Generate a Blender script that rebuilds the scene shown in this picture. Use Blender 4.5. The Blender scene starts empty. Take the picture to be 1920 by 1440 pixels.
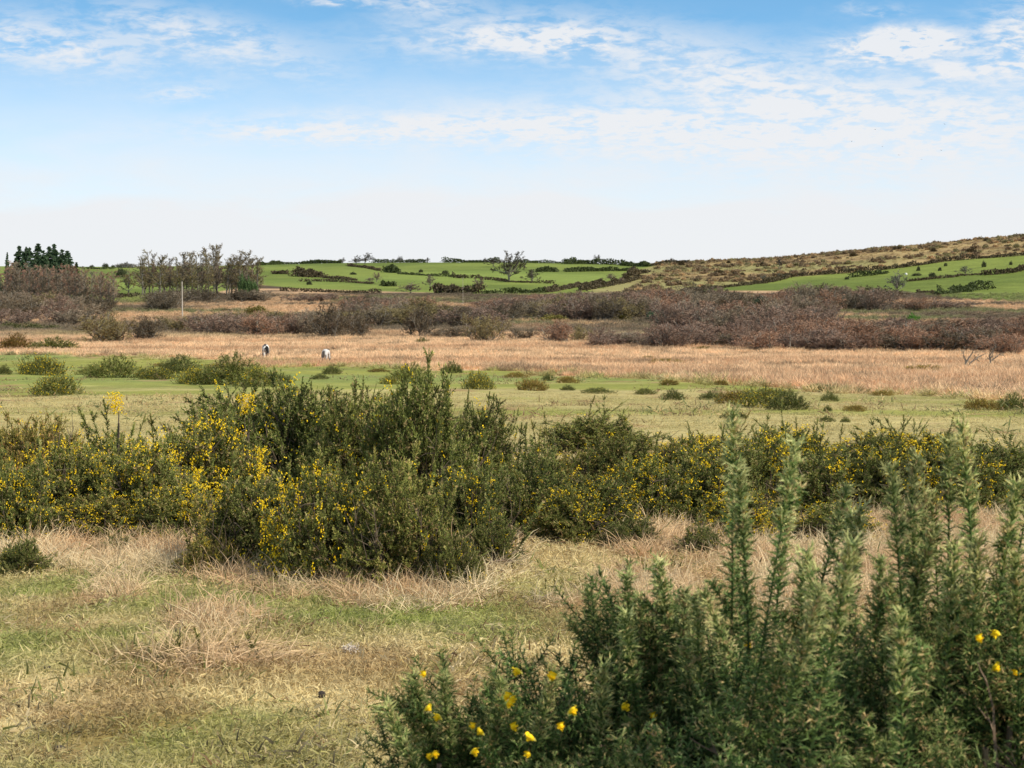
import bpy, math, random
import numpy as np

random.seed(4)
RNG = np.random.default_rng(11)
S = bpy.context.scene
COL = S.collection

# ------------------------------------------------------------------ camera, sky, sun, exposure
F = 3600.0            # focal length in pixels of a 1920 px wide frame
EYE = 1.6             # camera above the turf at its foot
HOR = 495.0           # image row of the true horizon
PITCH = math.atan((720 - HOR) / F)
cd = bpy.data.cameras.new('camera'); cam = bpy.data.objects.new('camera', cd); COL.objects.link(cam)
cam.location = (0, 0, EYE); cam.rotation_euler = (math.pi / 2 - PITCH, 0, 0)
cd.sensor_width = 36; cd.lens = F / 1920 * 36; cd.clip_start = 0.05; cd.clip_end = 20000
cd.dof.use_dof = True; cd.dof.focus_distance = 16; cd.dof.aperture_fstop = 24
S.camera = cam

SUN_AZ, SUN_EL = math.radians(118), math.radians(40)     # azimuth clockwise from the view direction (+Y)
W = bpy.data.worlds.new('World'); S.world = W; W.use_nodes = True
nt = W.node_tree; nt.nodes.clear()


class NB:
    """small helper that writes node graphs"""
    def __init__(s, nt): s.nt = nt
    def n(s, t, **kw):
        nd = s.nt.nodes.new(t)
        for k, v in kw.items(): setattr(nd, k, v)
        return nd
    def l(s, a, b): s.nt.links.new(a, b)
    def put(s, sock, v):
        if isinstance(v, bpy.types.NodeSocket): s.l(v, sock)
        else:
            if hasattr(v, '__len__') and sock.type == 'VECTOR': v = tuple(v)[:3]
            sock.default_value = v
    def m(s, op, a, b=None, c=None, clamp=False):
        nd = s.n('ShaderNodeMath', operation=op); nd.use_clamp = clamp
        s.put(nd.inputs[0], a)
        if b is not None: s.put(nd.inputs[1], b)
        if c is not None: s.put(nd.inputs[2], c)
        return nd.outputs[0]
    def mix(s, f, a, b, mode='MIX'):
        nd = s.n('ShaderNodeMix', data_type='RGBA', blend_type=mode)
        s.put(nd.inputs[0], f); s.put(nd.inputs[6], a); s.put(nd.inputs[7], b)
        return nd.outputs[2]
    def rng(s, v, a, b, c=0.0, d=1.0, smooth=True):
        nd = s.n('ShaderNodeMapRange', interpolation_type='SMOOTHSTEP' if smooth else 'LINEAR')
        s.put(nd.inputs[0], v)
        for i, x in enumerate((a, b, c, d)): s.put(nd.inputs[i + 1], x)
        return nd.outputs[0]
    def noise(s, vec, scale, detail=4, rough=.5, dist=0.0):
        nd = s.n('ShaderNodeTexNoise'); s.put(nd.inputs['Vector'], vec)
        nd.inputs['Scale'].default_value = scale; nd.inputs['Detail'].default_value = detail
        nd.inputs['Roughness'].default_value = rough; nd.inputs['Distortion'].default_value = dist
        return nd.outputs['Fac']


def lin(r, g, b, k=1.0):
    f = lambda c: (c / 255 / 12.92 if c <= 10 else ((c / 255 + .055) / 1.055) ** 2.4) * k
    return (f(r), f(g), f(b), 1.0)


w = NB(nt)
geo = w.n('ShaderNodeNewGeometry')
tc = w.n('ShaderNodeTexCoord')
sep = w.n('ShaderNodeSeparateXYZ'); w.l(tc.outputs['Generated'], sep.inputs[0])
X, Y, Z = sep.outputs
az = w.m('ARCTAN2', X, Y)                         # 0 along +Y
el = w.m('ARCSINE', Z)
# clear sky: the physical sky read a little higher than the true direction, so that the blue starts low
zz = w.m('MULTIPLY_ADD', w.m('MAXIMUM', Z, 0.0), 3.6, 0.03)
vv = w.n('ShaderNodeCombineXYZ'); w.put(vv.inputs[0], X); w.put(vv.inputs[1], Y); w.put(vv.inputs[2], zz)
vn = w.n('ShaderNodeVectorMath', operation='NORMALIZE'); w.l(vv.outputs[0], vn.inputs[0])
sky = w.n('ShaderNodeTexSky', sky_type='NISHITA'); sky.sun_disc = False
sky.sun_elevation = SUN_EL; sky.sun_rotation = SUN_AZ
sky.air_density = 1.0; sky.dust_density = 0.25; sky.ozone_density = 2.0
w.l(vn.outputs[0], sky.inputs[0])
clear = w.mix(1.0, sky.outputs[0], (1.28, 2.12, 2.12, 1), 'MULTIPLY')
# the layer of thin cloud: whitens towards the horizon, with broken patches above
def px_dir(px, py): return math.atan((px - 960) / F), math.atan((HOR - py) / F)
den = w.m('ADD', Z, 0.24)
cv = w.n('ShaderNodeCombineXYZ')
w.put(cv.inputs[0], w.m('DIVIDE', X, den)); w.put(cv.inputs[1], w.m('DIVIDE', Y, den)); w.put(cv.inputs[2], 0.0)
n_small = w.noise(cv.outputs[0], 15.0, 7, .58, .5)
n_fine = w.noise(cv.outputs[0], 42.0, 6, .6, .4)
n_big = w.noise(cv.outputs[0], 3.2, 5, .55, .3)
elw = w.m('ADD', el, w.m('MULTIPLY', w.m('SUBTRACT', n_big, .5), .055))
azw = w.m('ADD', az, w.m('MULTIPLY', w.m('SUBTRACT', n_small, .5), .03))
def blob(px, py, rx, ry, amp, slant=0.0):
    a0, e0 = px_dir(px, py)
    da = w.m('SUBTRACT', azw, a0)
    de = w.m('SUBTRACT', w.m('ADD', el, w.m('MULTIPLY', w.m('SUBTRACT', n_fine, .5), .012)), e0)
    de = w.m('ADD', de, w.m('MULTIPLY', da, slant))
    q = w.m('ADD', w.m('POWER', w.m('MULTIPLY', w.m('ABSOLUTE', da), F / rx), 2.0), w.m('POWER', w.m('MULTIPLY', w.m('ABSOLUTE', de), F / ry), 2.0))
    return w.m('MULTIPLY', w.m('EXPONENT', w.m('MULTIPLY', q, -1.0)), amp)
blobs = [(90, 95, 190, 42, .75, .12), (400, 78, 200, 42, .62, .22), (930, 72, 190, 34, .72, 0), (1060, 78, 80, 20, .5, 0), (1330, 135, 300, 60, .60, .22),
         (1700, 90, 80, 24, 2.2, 0), (1630, 104, 80, 24, .7, 0), (1785, 142, 50, 15, .7, 0), (1905, 85, 70, 60, .85, 0), (1890, 130, 70, 22, .6, 0), (355, 176, 65, 16, .5, -.1),
         (640, 2, 70, 12, .6, 0), (800, 12, 90, 18, .45, 0), (800, 240, 360, 26, .85, -.01), (1250, 250, 380, 55, .75, .03), (1700, 250, 400, 95, .85, 0),
         (1640, 30, 60, 10, .35, 0), (560, 250, 180, 18, .3, .02)]
tot = None
for b in blobs:
    r = blob(*b); tot = r if tot is None else w.m('ADD', tot, r)
ambient_cloud = w.m('MULTIPLY', w.rng(w.noise(cv.outputs[0], .9, 3, .5), .48, .72), w.m('MULTIPLY', w.rng(w.m('ABSOLUTE', az), .30, .45), .7))   # broken cloud out of view all round, added to whiten the ambient light
above = w.m('MULTIPLY', w.m('MULTIPLY_ADD', w.rng(w.noise(cv.outputs[0], 2.2, 3, .5), .40, .62), .6, .18), w.rng(el, .145, .32))  # unseen cloud overhead, added to whiten the light from the sky
tot = w.m('ADD', w.m('ADD', tot, ambient_cloud), above)
tex = w.rng(w.m('ADD', w.m('MULTIPLY', n_small, .6), w.m('MULTIPLY', n_fine, .4)), .38, .60, .05, 1.35)
patch = w.m('MULTIPLY', tot, tex)
patch = w.m('MINIMUM', w.m('MULTIPLY', patch, 1.0), .93)
veil = w.rng(elw, .128, .012, 0.06, 1.0, smooth=False)
veil = w.m('POWER', veil, 1.05)
veil = w.m('MINIMUM', w.m('MULTIPLY', veil, 1.15), .985)
cover = w.m('SUBTRACT', 1.0, w.m('MULTIPLY', w.m('SUBTRACT', 1.0, veil), w.m('SUBTRACT', 1.0, patch)))
white = w.mix(w.rng(el, 0.0, .12), (7.35, 7.45, 7.65, 1), (7.4, 7.5, 7.7, 1))
bgc = w.mix(cover, clear, white)
bg = w.n('ShaderNodeBackground'); w.l(bgc, bg.inputs[0]); bg.inputs[1].default_value = 0.10
wo = w.n('ShaderNodeOutputWorld'); w.l(bg.outputs[0], wo.inputs[0])

sd = bpy.data.lights.new('sun', 'SUN'); sun = bpy.data.objects.new('sun', sd); COL.objects.link(sun)
sd.energy = 4.3; sd.angle = math.radians(0.6); sd.color = (1.0, .94, .80)
sun.rotation_euler = (math.pi / 2 - SUN_EL, 0, math.pi - SUN_AZ)
sun.location = (20, -20, 40)

S.view_settings.view_transform = 'Standard'; S.view_settings.look = 'None'
S.view_settings.gamma = 1; S.view_settings.exposure = 0.22; S.view_settings.use_curve_mapping = False
S.cycles.max_bounces = 4; S.cycles.diffuse_bounces = 3; S.cycles.glossy_bounces = 2; S.cycles.transparent_max_bounces = 4
S.cycles.use_denoising = True
S.render.film_transparent = False

# ------------------------------------------------------------------ noise
def _h(ix, iy, seed):
    h = (ix.astype(np.int64) * 374761393 + iy.astype(np.int64) * 668265263 + seed * 974634777) & 0xffffffff
    h = ((h ^ (h >> 13)) * 1274126177) & 0xffffffff
    return ((h ^ (h >> 16)) & 0xffff) / 65535.0
def vnoise(x, y, seed=0):
    ix, iy = np.floor(x), np.floor(y); fx, fy = x - ix, y - iy
    fx = fx * fx * (3 - 2 * fx); fy = fy * fy * (3 - 2 * fy)
    a, b, c, d = _h(ix, iy, seed), _h(ix + 1, iy, seed), _h(ix, iy + 1, seed), _h(ix + 1, iy + 1, seed)
    return (a * (1 - fx) + b * fx) * (1 - fy) + (c * (1 - fx) + d * fx) * fy
def fbm(x, y, s, octv=4, seed=0, gain=.5):
    x = np.asarray(x, float); y = np.asarray(y, float)
    t = 0; a = 1; n = 0
    for k in range(octv):
        t = t + a * vnoise(x / s + 17.3 * k, y / s - 9.1 * k, seed + k); n += a; a *= gain; s *= .5
    return t / n
def sstep(v, a, b):
    t = np.clip((np.asarray(v, float) - a) / (b - a), 0, 1); return t * t * (3 - 2 * t)

# ------------------------------------------------------------------ the lie of the land
_R = np.array([0.3, 6, 7.5, 10, 14, 20, 30, 50, 80, 120, 146, 180, 220, 300, 400, 560])
_Zr = np.array([-1.60, -1.60, -1.60, -1.66, -1.78, -2.05, -2.55, -3.6, -4.95, -6.35, -7.05, -7.6, -8.0, -8.6, -9.0, -7.8])
_g = np.linspace(math.log(.3), math.log(560), 500)
_zz = np.interp(np.exp(_g), _R, _Zr)
_k = np.exp(-np.linspace(-2, 2, 41) ** 2); _k /= _k.sum()
_zz = np.convolve(np.pad(_zz, 20, mode='edge'), _k, mode='valid')
SKYX = np.array([-3000, 0, 150, 260, 480, 640, 960, 1180, 1300, 1460, 1600, 1760, 1920, 2300, 3500, 6000])
SKYY = np.array([499, 499, 500, 500, 497, 493, 491.5, 496, 492, 486, 472, 457, 443.5, 425, 420, 440])
def col_of(x, y):
    a = np.arctan2(x, np.maximum(y, 1e-6)); a = np.clip(np.where(y < 0, np.sign(x) * 1.2, a), -1.2, 1.2)
    return 960 + F * np.tan(a)
def height(x, y):
    x = np.asarray(x, float); y = np.asarray(y, float)
    r = np.sqrt(x * x + y * y); px = np.clip(col_of(x, y), -3000, 6000)
    z = np.interp(np.log(np.maximum(r, .3)), _g, _zz)
    vc = np.interp(px, SKYX, SKYY) - HOR
    RC = np.interp(px, [-3000, 0, 480, 1180, 1500, 1920, 3500], [900, 900, 980, 980, 900, 850, 850])
    v0 = 7.8 / 560 * F
    t = np.clip((r - 560) / (RC - 560), 0, 1)
    e = 1 - (1 - t) ** 1.6
    v = v0 + (vc - v0) * e
    zh = -v * r / F
    zc = -vc * RC / F
    beyond = zc - np.maximum(r - RC, 0) ** 2 / 60000.0
    beyond = np.maximum(beyond, -32.0)
    zf = np.where(r > RC, np.maximum(beyond, -32), zh)
    z = np.where(r > 560, zf, z)
    # small relief
    z = z + (fbm(x, y, 2.2, 3, 5) - .5) * .16 * sstep(r, 3, 9) * (1 - sstep(r, 250, 500))
    z = z + (fbm(x, y, 25, 3, 9) - .5) * .7 * sstep(r, 30, 120) * (1 - sstep(r, 250, 400))
    z = z + (fbm(x, y, 70, 4, 21) - .5) * 2.2 * sstep(r, 420, 600) * (1 - sstep(r, RC * .9, RC)) * sstep(px, 1150, 1400)
    return z + EYE
cp, sp = math.cos(PITCH), math.sin(PITCH)
def project(x, y, z):
    dz = z - EYE
    d = y * cp - dz * sp; u = dz * cp + y * sp
    d = np.where(d < .05, .05, d)
    return 960 + F * x / d, 720 - F * u / d
def ray(px, py):
    cx, cy = (px - 960) / F, (720 - py) / F
    return np.array([cx, cp + cy * sp, -sp + cy * cp])
_ds = np.concatenate([np.linspace(2, 30, 600), np.exp(np.linspace(math.log(30), math.log(1000), 3500))])
def ground_at(px, py):
    d = ray(px, py); P = d[None, :] * _ds[:, None]; P[:, 2] += EYE
    below = P[:, 2] <= height(P[:, 0], P[:, 1])
    i = int(np.argmax(below)) if below.any() else len(_ds) - 1
    x, y = P[i, 0], P[i, 1]
    return np.array([x, y, float(height(x, y))]), float(y)
def at_dist(px, D):
    x = (px - 960) / F * D
    return np.array([x, D, float(height(x, D))])

# ------------------------------------------------------------------ ground colours (what grows there)
def C(r, g, b, k=1.0): return np.array(lin(r, g, b, k)[:3])
YB_X = [-400, 0, 150, 500, 760, 960, 1400, 1900, 2400]; YB_Y = [655, 660, 668, 683, 688, 697, 722, 752, 780]
FB_X = [-900, 0, 150, 262, 480, 560, 700, 900, 1000, 1180, 1260, 1400, 1700, 1760, 1920, 2600]
FB_Y = [560, 560, 560, 577, 533, 541, 546, 551, 553, 545, 545, 545, 546, 556, 568, 580]
RT_X = [1180, 1373, 1423, 1480, 1597, 1658, 1717, 1775, 1833, 1920, 2600]; RT_Y = [560, 536, 530, 519, 511, 505, 497, 489, 484, 478, 440]
def mixc(a, b, t): return a * (1 - t[..., None]) + b * t[..., None]
def ground_colour(x, y, z):
    x = np.asarray(x, float); y = np.asarray(y, float)
    px, py = project(x, y, z); r = np.sqrt(x * x + y * y)
    px = np.where(y < 1, 300, px); py = np.where(y < 1, 1600, py)
    one = np.ones(x.shape + (3,))
    n1 = fbm(x, y, 1.1, 4, 31); n2 = fbm(x, y, 4.5, 4, 37); n3 = fbm(x, y, .36, 3, 41); n4 = fbm(x, y, .7, 3, 43)
    # near turf: straw and green
    straw = mixc(one * C(206, 186, 134), one * C(180, 154, 104), sstep(n3, .35, .75))
    green = mixc(one * C(150, 144, 82), one * C(130, 144, 62), sstep(n1, .4, .7))
    gsh = sstep(n1 * .34 + n2 * .30 + n3 * .36 + .20 * sstep(py, 1290, 1430) + .10 * np.exp(-((px - 30) / 120) ** 2 - ((py - 1240) / 35) ** 2)
                - .06 * sstep(px, 200, 900) * (1 - sstep(py, 1330, 1420)), .44, .66)
    near = mixc(straw, green, gsh * .85); near = mixc(near, one * C(150, 116, 76), sstep(n4, .60, .74) * .6)
    # open pasture
    m1 = fbm(x / 3.0, y, 5.0, 4, 51); m2 = fbm(x / 4, y, 18, 3, 53); m3 = fbm(x / 1.5, y, 1.6, 3, 57)
    past = mixc(one * C(192, 174, 116), one * C(156, 154, 78), sstep(m1 * .5 + m2 * .3 + m3 * .2 + .20 * (1 - sstep(py, 690, 800)) - .06 * (1 - sstep(px, 300, 700)) * sstep(py, 700, 730), .49, .70))
    past = mixc(past, one * C(144, 152, 84), sstep(m2 + .3 * (1 - sstep(px, 0, 330)) * (1 - sstep(py, 672, 700)), .60, .8) * (1 - sstep(py, 700, 760)))
    past = mixc(past, one * C(178, 140, 105), sstep(m3, .66, .8) * .7)
    past = past * .86
    c = mixc(near, past, sstep(r, 14, 30))
    # straw coloured marsh grass
    q1 = fbm(x / 3, y, 7, 4, 61); q2 = fbm(x / 2, y, 2.0, 3, 63)
    marsh = mixc(one * C(222, 186, 146), one * C(196, 154, 116), sstep(q1, .4, .7))
    marsh = mixc(marsh, one * C(128, 98, 72), sstep(q2, .56, .74) * .85)
    yb = np.interp(px, YB_X, YB_Y) + (fbm(x, y, 9, 4, 71) - .5) * 26 + (fbm(x, y, 2.5, 2, 72) - .5) * 8
    tm = sstep(yb - py, -3, 3) * sstep(r, 25, 40)
    c = mixc(c, marsh, tm)
    # valley floor beneath the scrub
    v1 = fbm(x, y, 26, 4, 81)
    valley = mixc(one * C(198, 160, 122), one * C(92, 76, 60), sstep(v1, .36, .56))
    valley = mixc(valley, one * C(104, 104, 62), sstep(fbm(x, y, 30, 3, 83), .58, .72))
    c = mixc(c, valley, sstep(r, 195, 235))
    # pasture fields on the hill
    f1 = fbm(x, y, 60, 4, 91); f2 = fbm(x, y, 5, 3, 93)
    field = mixc(one * C(136, 150, 72), one * C(112, 128, 60), sstep(f1 * .8 + f2 * .2, .38, .66))
    field = field * np.array([.86, .80, .82]); field = mixc(field, one * C(132, 146, 72), sstep(fbm(x, y, 120, 2, 95), .5, .75) * .5)
    fb = np.interp(px, FB_X, FB_Y)
    tf = sstep(fb - py, -1.2, 1.2) * sstep(r, 420, 470)
    c = mixc(c, field, tf)
    # open moor on the right
    o1 = fbm(x, y, 16, 5, 101, .6); o2 = fbm(x, y, 55, 3, 103)
    moor = mixc(one * C(176, 150, 102), one * C(138, 112, 78), sstep(o1, .40, .62))
    moor = mixc(moor, one * C(150, 142, 90), sstep(o2 + .22 * (1 - sstep(px, 1240, 1520)), .52, .70) * .85)
    rt = np.interp(px, RT_X, RT_Y)
    mo = sstep(px + (fbm(x, y, 30, 3, 107) - .5) * 60 + (py - 520) * 2.2, 1165, 1185) * sstep(rt - py, -1.0, 1.0) * sstep(r, 470, 560)
    c = mixc(c, moor, mo)
    c = mixc(c, one * C(90, 104, 72), sstep(r, 1050, 1200))
    return c
ALB = 0.92

# ------------------------------------------------------------------ geometry helpers
def unit(v): return v / np.maximum(np.linalg.norm(v, axis=-1, keepdims=True), 1e-9)
def perp(t, phi):
    a = np.where(np.abs(t[..., 2:3]) < .9, np.array([0, 0, 1.0]), np.array([1.0, 0, 0]))
    u = unit(np.cross(t, a)); v = np.cross(t, u)
    return u * np.cos(phi)[..., None] + v * np.sin(phi)[..., None]
def grow(P0, T0, L, K, wob=.1, trop=0.0, pull=(0, 0, 1.0)):
    N = len(P0); pts = np.empty((N, K, 3)); pts[:, 0] = P0; d = unit(T0.astype(float)); st = (L / (K - 1))[:, None]; pull = np.array(pull)
    for k in range(1, K):
        d = unit(d + RNG.normal(0, wob, (N, 3)) + pull * trop)
        pts[:, k] = pts[:, k - 1] + d * st
    return pts
def sample(pts, t):
    K = pts.shape[1]; s = np.clip(t, 0, .9999) * (K - 1); i = s.astype(int); f = (s - i)[:, None]; idx = np.arange(len(pts))
    a, b = pts[idx, i], pts[idx, i + 1]
    return a * (1 - f) + b * f, unit(b - a)
def kids(pts, L, n, t0, t1, ang, sd, lf, K, wob=.1, trop=0., shrink=.5, even=False, pull=(0, 0, 1.0)):
    N = len(pts); rep = np.repeat(np.arange(N), n)
    t = RNG.uniform(t0, t1, N * n) if not even else np.tile(np.linspace(t0, t1, n), N) + RNG.normal(0, .01, N * n)
    p, tan = sample(pts[rep], t)
    phi = RNG.uniform(0, 2 * math.pi, N * n) if not even else np.tile(np.arange(n) * 2.39996, N) + RNG.normal(0, .3, N * n)
    a = np.radians(RNG.normal(ang, sd, N * n))[:, None]
    d = tan * np.cos(a) + perp(tan, phi) * np.sin(a)
    ll = L[rep] * lf * (1 - shrink * t) * RNG.uniform(.65, 1.25, N * n)
    return grow(p, d, ll, K, wob, trop, pull), ll, t
class Geo:
    def __init__(s): s.V = []; s.Fc = []; s.A = []; s.M = []; s.n = 0
    def add(s, V, Fc, A=None, m=0):
        V = np.asarray(V, float).reshape(-1, 3); Fc = np.asarray(Fc).reshape(-1, 3)
        s.V.append(V); s.Fc.append(Fc + s.n); s.n += len(V)
        s.A.append(np.zeros(len(V)) if A is None else np.broadcast_to(np.asarray(A, float), (len(V),)))
        s.M.append(np.full(len(Fc), m)); return s
    def cat(s): return np.concatenate(s.V), np.concatenate(s.Fc), np.concatenate(s.A), np.concatenate(s.M)
    def add_geo(s, g, R=None, T=None, sc=1.0, da=0.0, m=None):
        V, Fc, A, M = g if isinstance(g, tuple) else g.cat()
        V = V * sc
        if R is not None: V = V @ R.T
        if T is not None: V = V + T
        s.V.append(V); s.Fc.append(Fc + s.n); s.n += len(V); s.A.append(A + da); s.M.append(M if m is None else np.full(len(Fc), m)); return s
    def mesh(s, name, mats, smooth=False):
        V, Fc, A, M = s.cat(); return mk_mesh(name, V, Fc, A, M, mats, smooth)
def mk_mesh(name, V, Fc, A=None, M=None, mats=(), smooth=False, colour=None):
    me = bpy.data.meshes.new(name); nv, nf = len(V), len(Fc)
    me.vertices.add(nv); me.vertices.foreach_set('co', np.ascontiguousarray(V, np.float32).ravel())
    me.loops.add(nf * 3); me.loops.foreach_set('vertex_index', np.ascontiguousarray(Fc, np.int32).ravel())
    me.polygons.add(nf); me.polygons.foreach_set('loop_start', np.arange(0, nf * 3, 3, dtype=np.int32))
    if M is not None: me.polygons.foreach_set('material_index', np.ascontiguousarray(M, np.int32))
    if smooth: me.polygons.foreach_set('use_smooth', np.ones(nf, bool))
    else: me.polygons.foreach_set('use_smooth', np.zeros(nf, bool))
    if A is not None:
        at = me.attributes.new('tip', 'FLOAT', 'POINT'); at.data.foreach_set('value', np.ascontiguousarray(A, np.float32))
    if colour is not None:
        at = me.attributes.new('Col', 'FLOAT_COLOR', 'POINT'); cc = np.ones((nv, 4), np.float32); cc[:, :3] = colour; at.data.foreach_set('color', cc.ravel())
    for m in mats: me.materials.append(m)
    me.update(calc_edges=True)
    return me
def tube(g, pts, r0, r1, sides=3, a0=0., a1=0., m=0):
    N, K, _ = pts.shape
    ax = unit(pts[:, -1] - pts[:, 0]); r0 = np.broadcast_to(r0, (N,)); r1 = np.broadcast_to(r1, (N,))
    ph = np.arange(sides) * 2 * math.pi / sides
    u = perp(ax, np.zeros(N)); v = np.cross(ax, u)
    ring = u[:, None, :] * np.cos(ph)[None, :, None] + v[:, None, :] * np.sin(ph)[None, :, None]
    t = np.linspace(0, 1, K); rad = r0[:, None] * (1 - t) + r1[:, None] * t
    V = pts[:, :, None, :] + ring[:, None] * rad[:, :, None, None]
    base = (np.arange(N) * K * sides)[:, None, None] + (np.arange(K - 1) * sides)[None, :, None]
    i = np.arange(sides)[None, None, :]; j = (np.arange(sides) + 1)[None, None, :] % sides
    a, b, c, d = base + i, base + j, base + j + sides, base + i + sides
    Fc = np.concatenate([np.stack([a, b, c], -1).reshape(-1, 3), np.stack([a, c, d], -1).reshape(-1, 3)])
    A = np.broadcast_to((a0 + (a1 - a0) * t)[None, :, None], (N, K, sides)).ravel()
    g.add(V, Fc, A, m)
def ribbon(g, pts, wd, a0=0., a1=1., m=0, flat=False):
    N, K, _ = pts.shape
    ax = unit(pts[:, -1] - pts[:, 0]); wd = np.broadcast_to(wd, (N,))
    side = perp(ax, RNG.uniform(0, 2 * math.pi, N))
    t = np.linspace(0, 1, K)[:-1]; hw = wd[:, None] * (1 - t[None, :] ** 2 * .6) * .5
    Lp = pts[:, :-1] - side[:, None] * hw[..., None]; Rp = pts[:, :-1] + side[:, None] * hw[..., None]
    V = np.concatenate([np.stack([Lp, Rp], 2).reshape(N, -1, 3), pts[:, -1:]], 1); nv = 2 * (K - 1) + 1
    fs = []
    for k in range(K - 2): fs += [(2 * k, 2 * k + 1, 2 * k + 3), (2 * k, 2 * k + 3, 2 * k + 2)]
    fs.append((2 * (K - 2), 2 * (K - 2) + 1, nv - 1))
    Fc = (np.array(fs)[None] + (np.arange(N) * nv)[:, None, None]).reshape(-1, 3)
    tt = np.concatenate([np.repeat(t, 2), [1.0]])
    a0 = np.broadcast_to(a0, (N,)); a1 = np.broadcast_to(a1, (N,))
    A = (a0[:, None] * (1 - tt) + a1[:, None] * tt).ravel()
    g.add(V, Fc, A, m)
def thorn(g, P, D, L, r, a0, a1, m=0, three=True):
    N = len(P); tipp = P + D * L[:, None]; r = np.broadcast_to(r, (N,)); a0 = np.broadcast_to(a0, (N,)); a1 = np.broadcast_to(a1, (N,))
    ph = RNG.uniform(0, 6.28, N)
    if three:
        b = [P + perp(D, ph + k * 2.094) * r[:, None] for k in range(3)]
        V = np.stack(b + [tipp], 1); fs = np.array([(0, 1, 3), (1, 2, 3), (2, 0, 3)]); A = np.stack([a0, a0, a0, a1], 1)
    else:
        s_ = perp(D, ph) * r[:, None]; V = np.stack([P - s_, P + s_, tipp], 1); fs = np.array([(0, 1, 2)]); A = np.stack([a0, a0, a1], 1)
    n = V.shape[1]; g.add(V, (fs[None] + (np.arange(N) * n)[:, None, None]).reshape(-1, 3), A.ravel(), m)
def rot_to(d, spin=0.0):
    """rotation matrix taking +Z to direction d"""
    d = unit(np.asarray(d, float)); u = perp(d[None], np.array([spin]))[0]; v = np.cross(d, u); return np.stack([u, v, d], 1)

# ------------------------------------------------------------------ materials
def new_mat(name, rough=.8, spec=.2):
    m = bpy.data.materials.new(name); m.use_nodes = True; nt = m.node_tree; b = nt.nodes['Principled BSDF']
    b.inputs['Roughness'].default_value = rough; b.inputs['Specular IOR Level'].default_value = spec
    return m, NB(nt), b
def ramp(h, f, stops):
    r = h.n('ShaderNodeValToRGB'); e = r.color_ramp.elements
    while len(e) < len(stops): e.new(.5)
    for k, (p, c) in enumerate(stops): e[k].position = p; e[k].color = c
    h.put(r.inputs[0], f); return r.outputs[0]
def attr(h, name, kind='GEOMETRY'):
    a = h.n('ShaderNodeAttribute'); a.attribute_type = kind; a.attribute_name = name; return a
def vary(h, b, colour, lo=.75, hi=1.25, scale=8., extra=None):
    tcn = h.n('ShaderNodeTexCoord'); n = h.noise(tcn.outputs['Object'], scale, 4, .6)
    f = h.rng(n, .3, .7, lo, hi, smooth=False)
    c = h.n('ShaderNodeVectorMath', operation='SCALE'); h.put(c.inputs[0], colour); h.put(c.inputs[3], f)
    h.l(c.outputs[0], b.inputs['Base Color']); return c.outputs[0]

def make_ground_mat():
    m, h, b = new_mat('ground_turf', .95, .05)
    a = attr(h, 'Col'); tcn = h.n('ShaderNodeTexCoord'); o = tcn.outputs['Object']
    mp = h.n('ShaderNodeMapping'); mp.inputs['Scale'].default_value = (.5, 1, 1); h.l(o, mp.inputs[0])
    n1 = h.noise(mp.outputs[0], 22, 6, .7); n2 = h.noise(mp.outputs[0], 2.4, 6, .65); n3 = h.noise(mp.outputs[0], .25, 5, .6)
    k = h.m('ADD', h.m('ADD', h.m('MULTIPLY', n1, .4), h.m('MULTIPLY', n2, .35)), h.m('MULTIPLY', n3, .25))
    f = h.rng(k, .36, .64, .48, 1.48, smooth=False)
    c = h.n('ShaderNodeVectorMath', operation='SCALE'); h.l(a.outputs['Color'], c.inputs[0]); h.l(f, c.inputs[3])
    h.l(c.outputs[0], b.inputs['Base Color'])
    bp = h.n('ShaderNodeBump'); bp.inputs['Strength'].default_value = .6; bp.inputs['Distance'].default_value = .08
    h.l(h.m('ADD', h.m('MULTIPLY', n2, .8), h.m('MULTIPLY', n1, .3)), bp.inputs['Height']); h.l(bp.outputs[0], b.inputs['Normal'])
    return m
M_GROUND = make_ground_mat()

def make_blade_mat():
    m, h, b = new_mat('grass_blades', .75, .15)
    a = attr(h, 'tint', 'INSTANCER'); t = attr(h, 'tip')
    c = h.mix(h.m('MULTIPLY', t.outputs['Fac'], .35), a.outputs['Color'], (.62, .50, .32, 1))
    h.l(c, b.inputs['Base Color'])
    tr = h.n('ShaderNodeBsdfTranslucent'); h.l(c, tr.inputs[0]); mx = h.n('ShaderNodeMixShader'); mx.inputs[0].default_value = .3
    out = [n for n in h.nt.nodes if n.type == 'OUTPUT_MATERIAL'][0]
    h.l(b.outputs[0], mx.inputs[1]); h.l(tr.outputs[0], mx.inputs[2]); h.l(mx.outputs[0], out.inputs[0])
    return m
M_BLADE = make_blade_mat()

def make_obj_mat(name, lo=.7, hi=1.3, scale=3., rough=.8, transl=0.0):
    """colour of the plant comes from the object's own colour, varied a little"""
    m, h, b = new_mat(name, rough, .15)
    oi = h.n('ShaderNodeObjectInfo'); t = attr(h, 'tip')
    base = h.mix(h.m('MULTIPLY', t.outputs['Fac'], .45), oi.outputs['Color'], h.mix(1.0, oi.outputs['Color'], (1.7, 1.6, 1.45, 1), 'MULTIPLY'))
    c = vary(h, b, base, lo, hi, scale)
    if transl:
        tr = h.n('ShaderNodeBsdfTranslucent'); h.l(c, tr.inputs[0]); mx = h.n('ShaderNodeMixShader'); mx.inputs[0].default_value = transl
        out = [n for n in h.nt.nodes if n.type == 'OUTPUT_MATERIAL'][0]
        h.l(b.outputs[0], mx.inputs[1]); h.l(tr.outputs[0], mx.inputs[2]); h.l(mx.outputs[0], out.inputs[0])
    return m
M_TWIG = make_obj_mat('bare_twigs', .75, 1.3, 1.2, .85)
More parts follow.
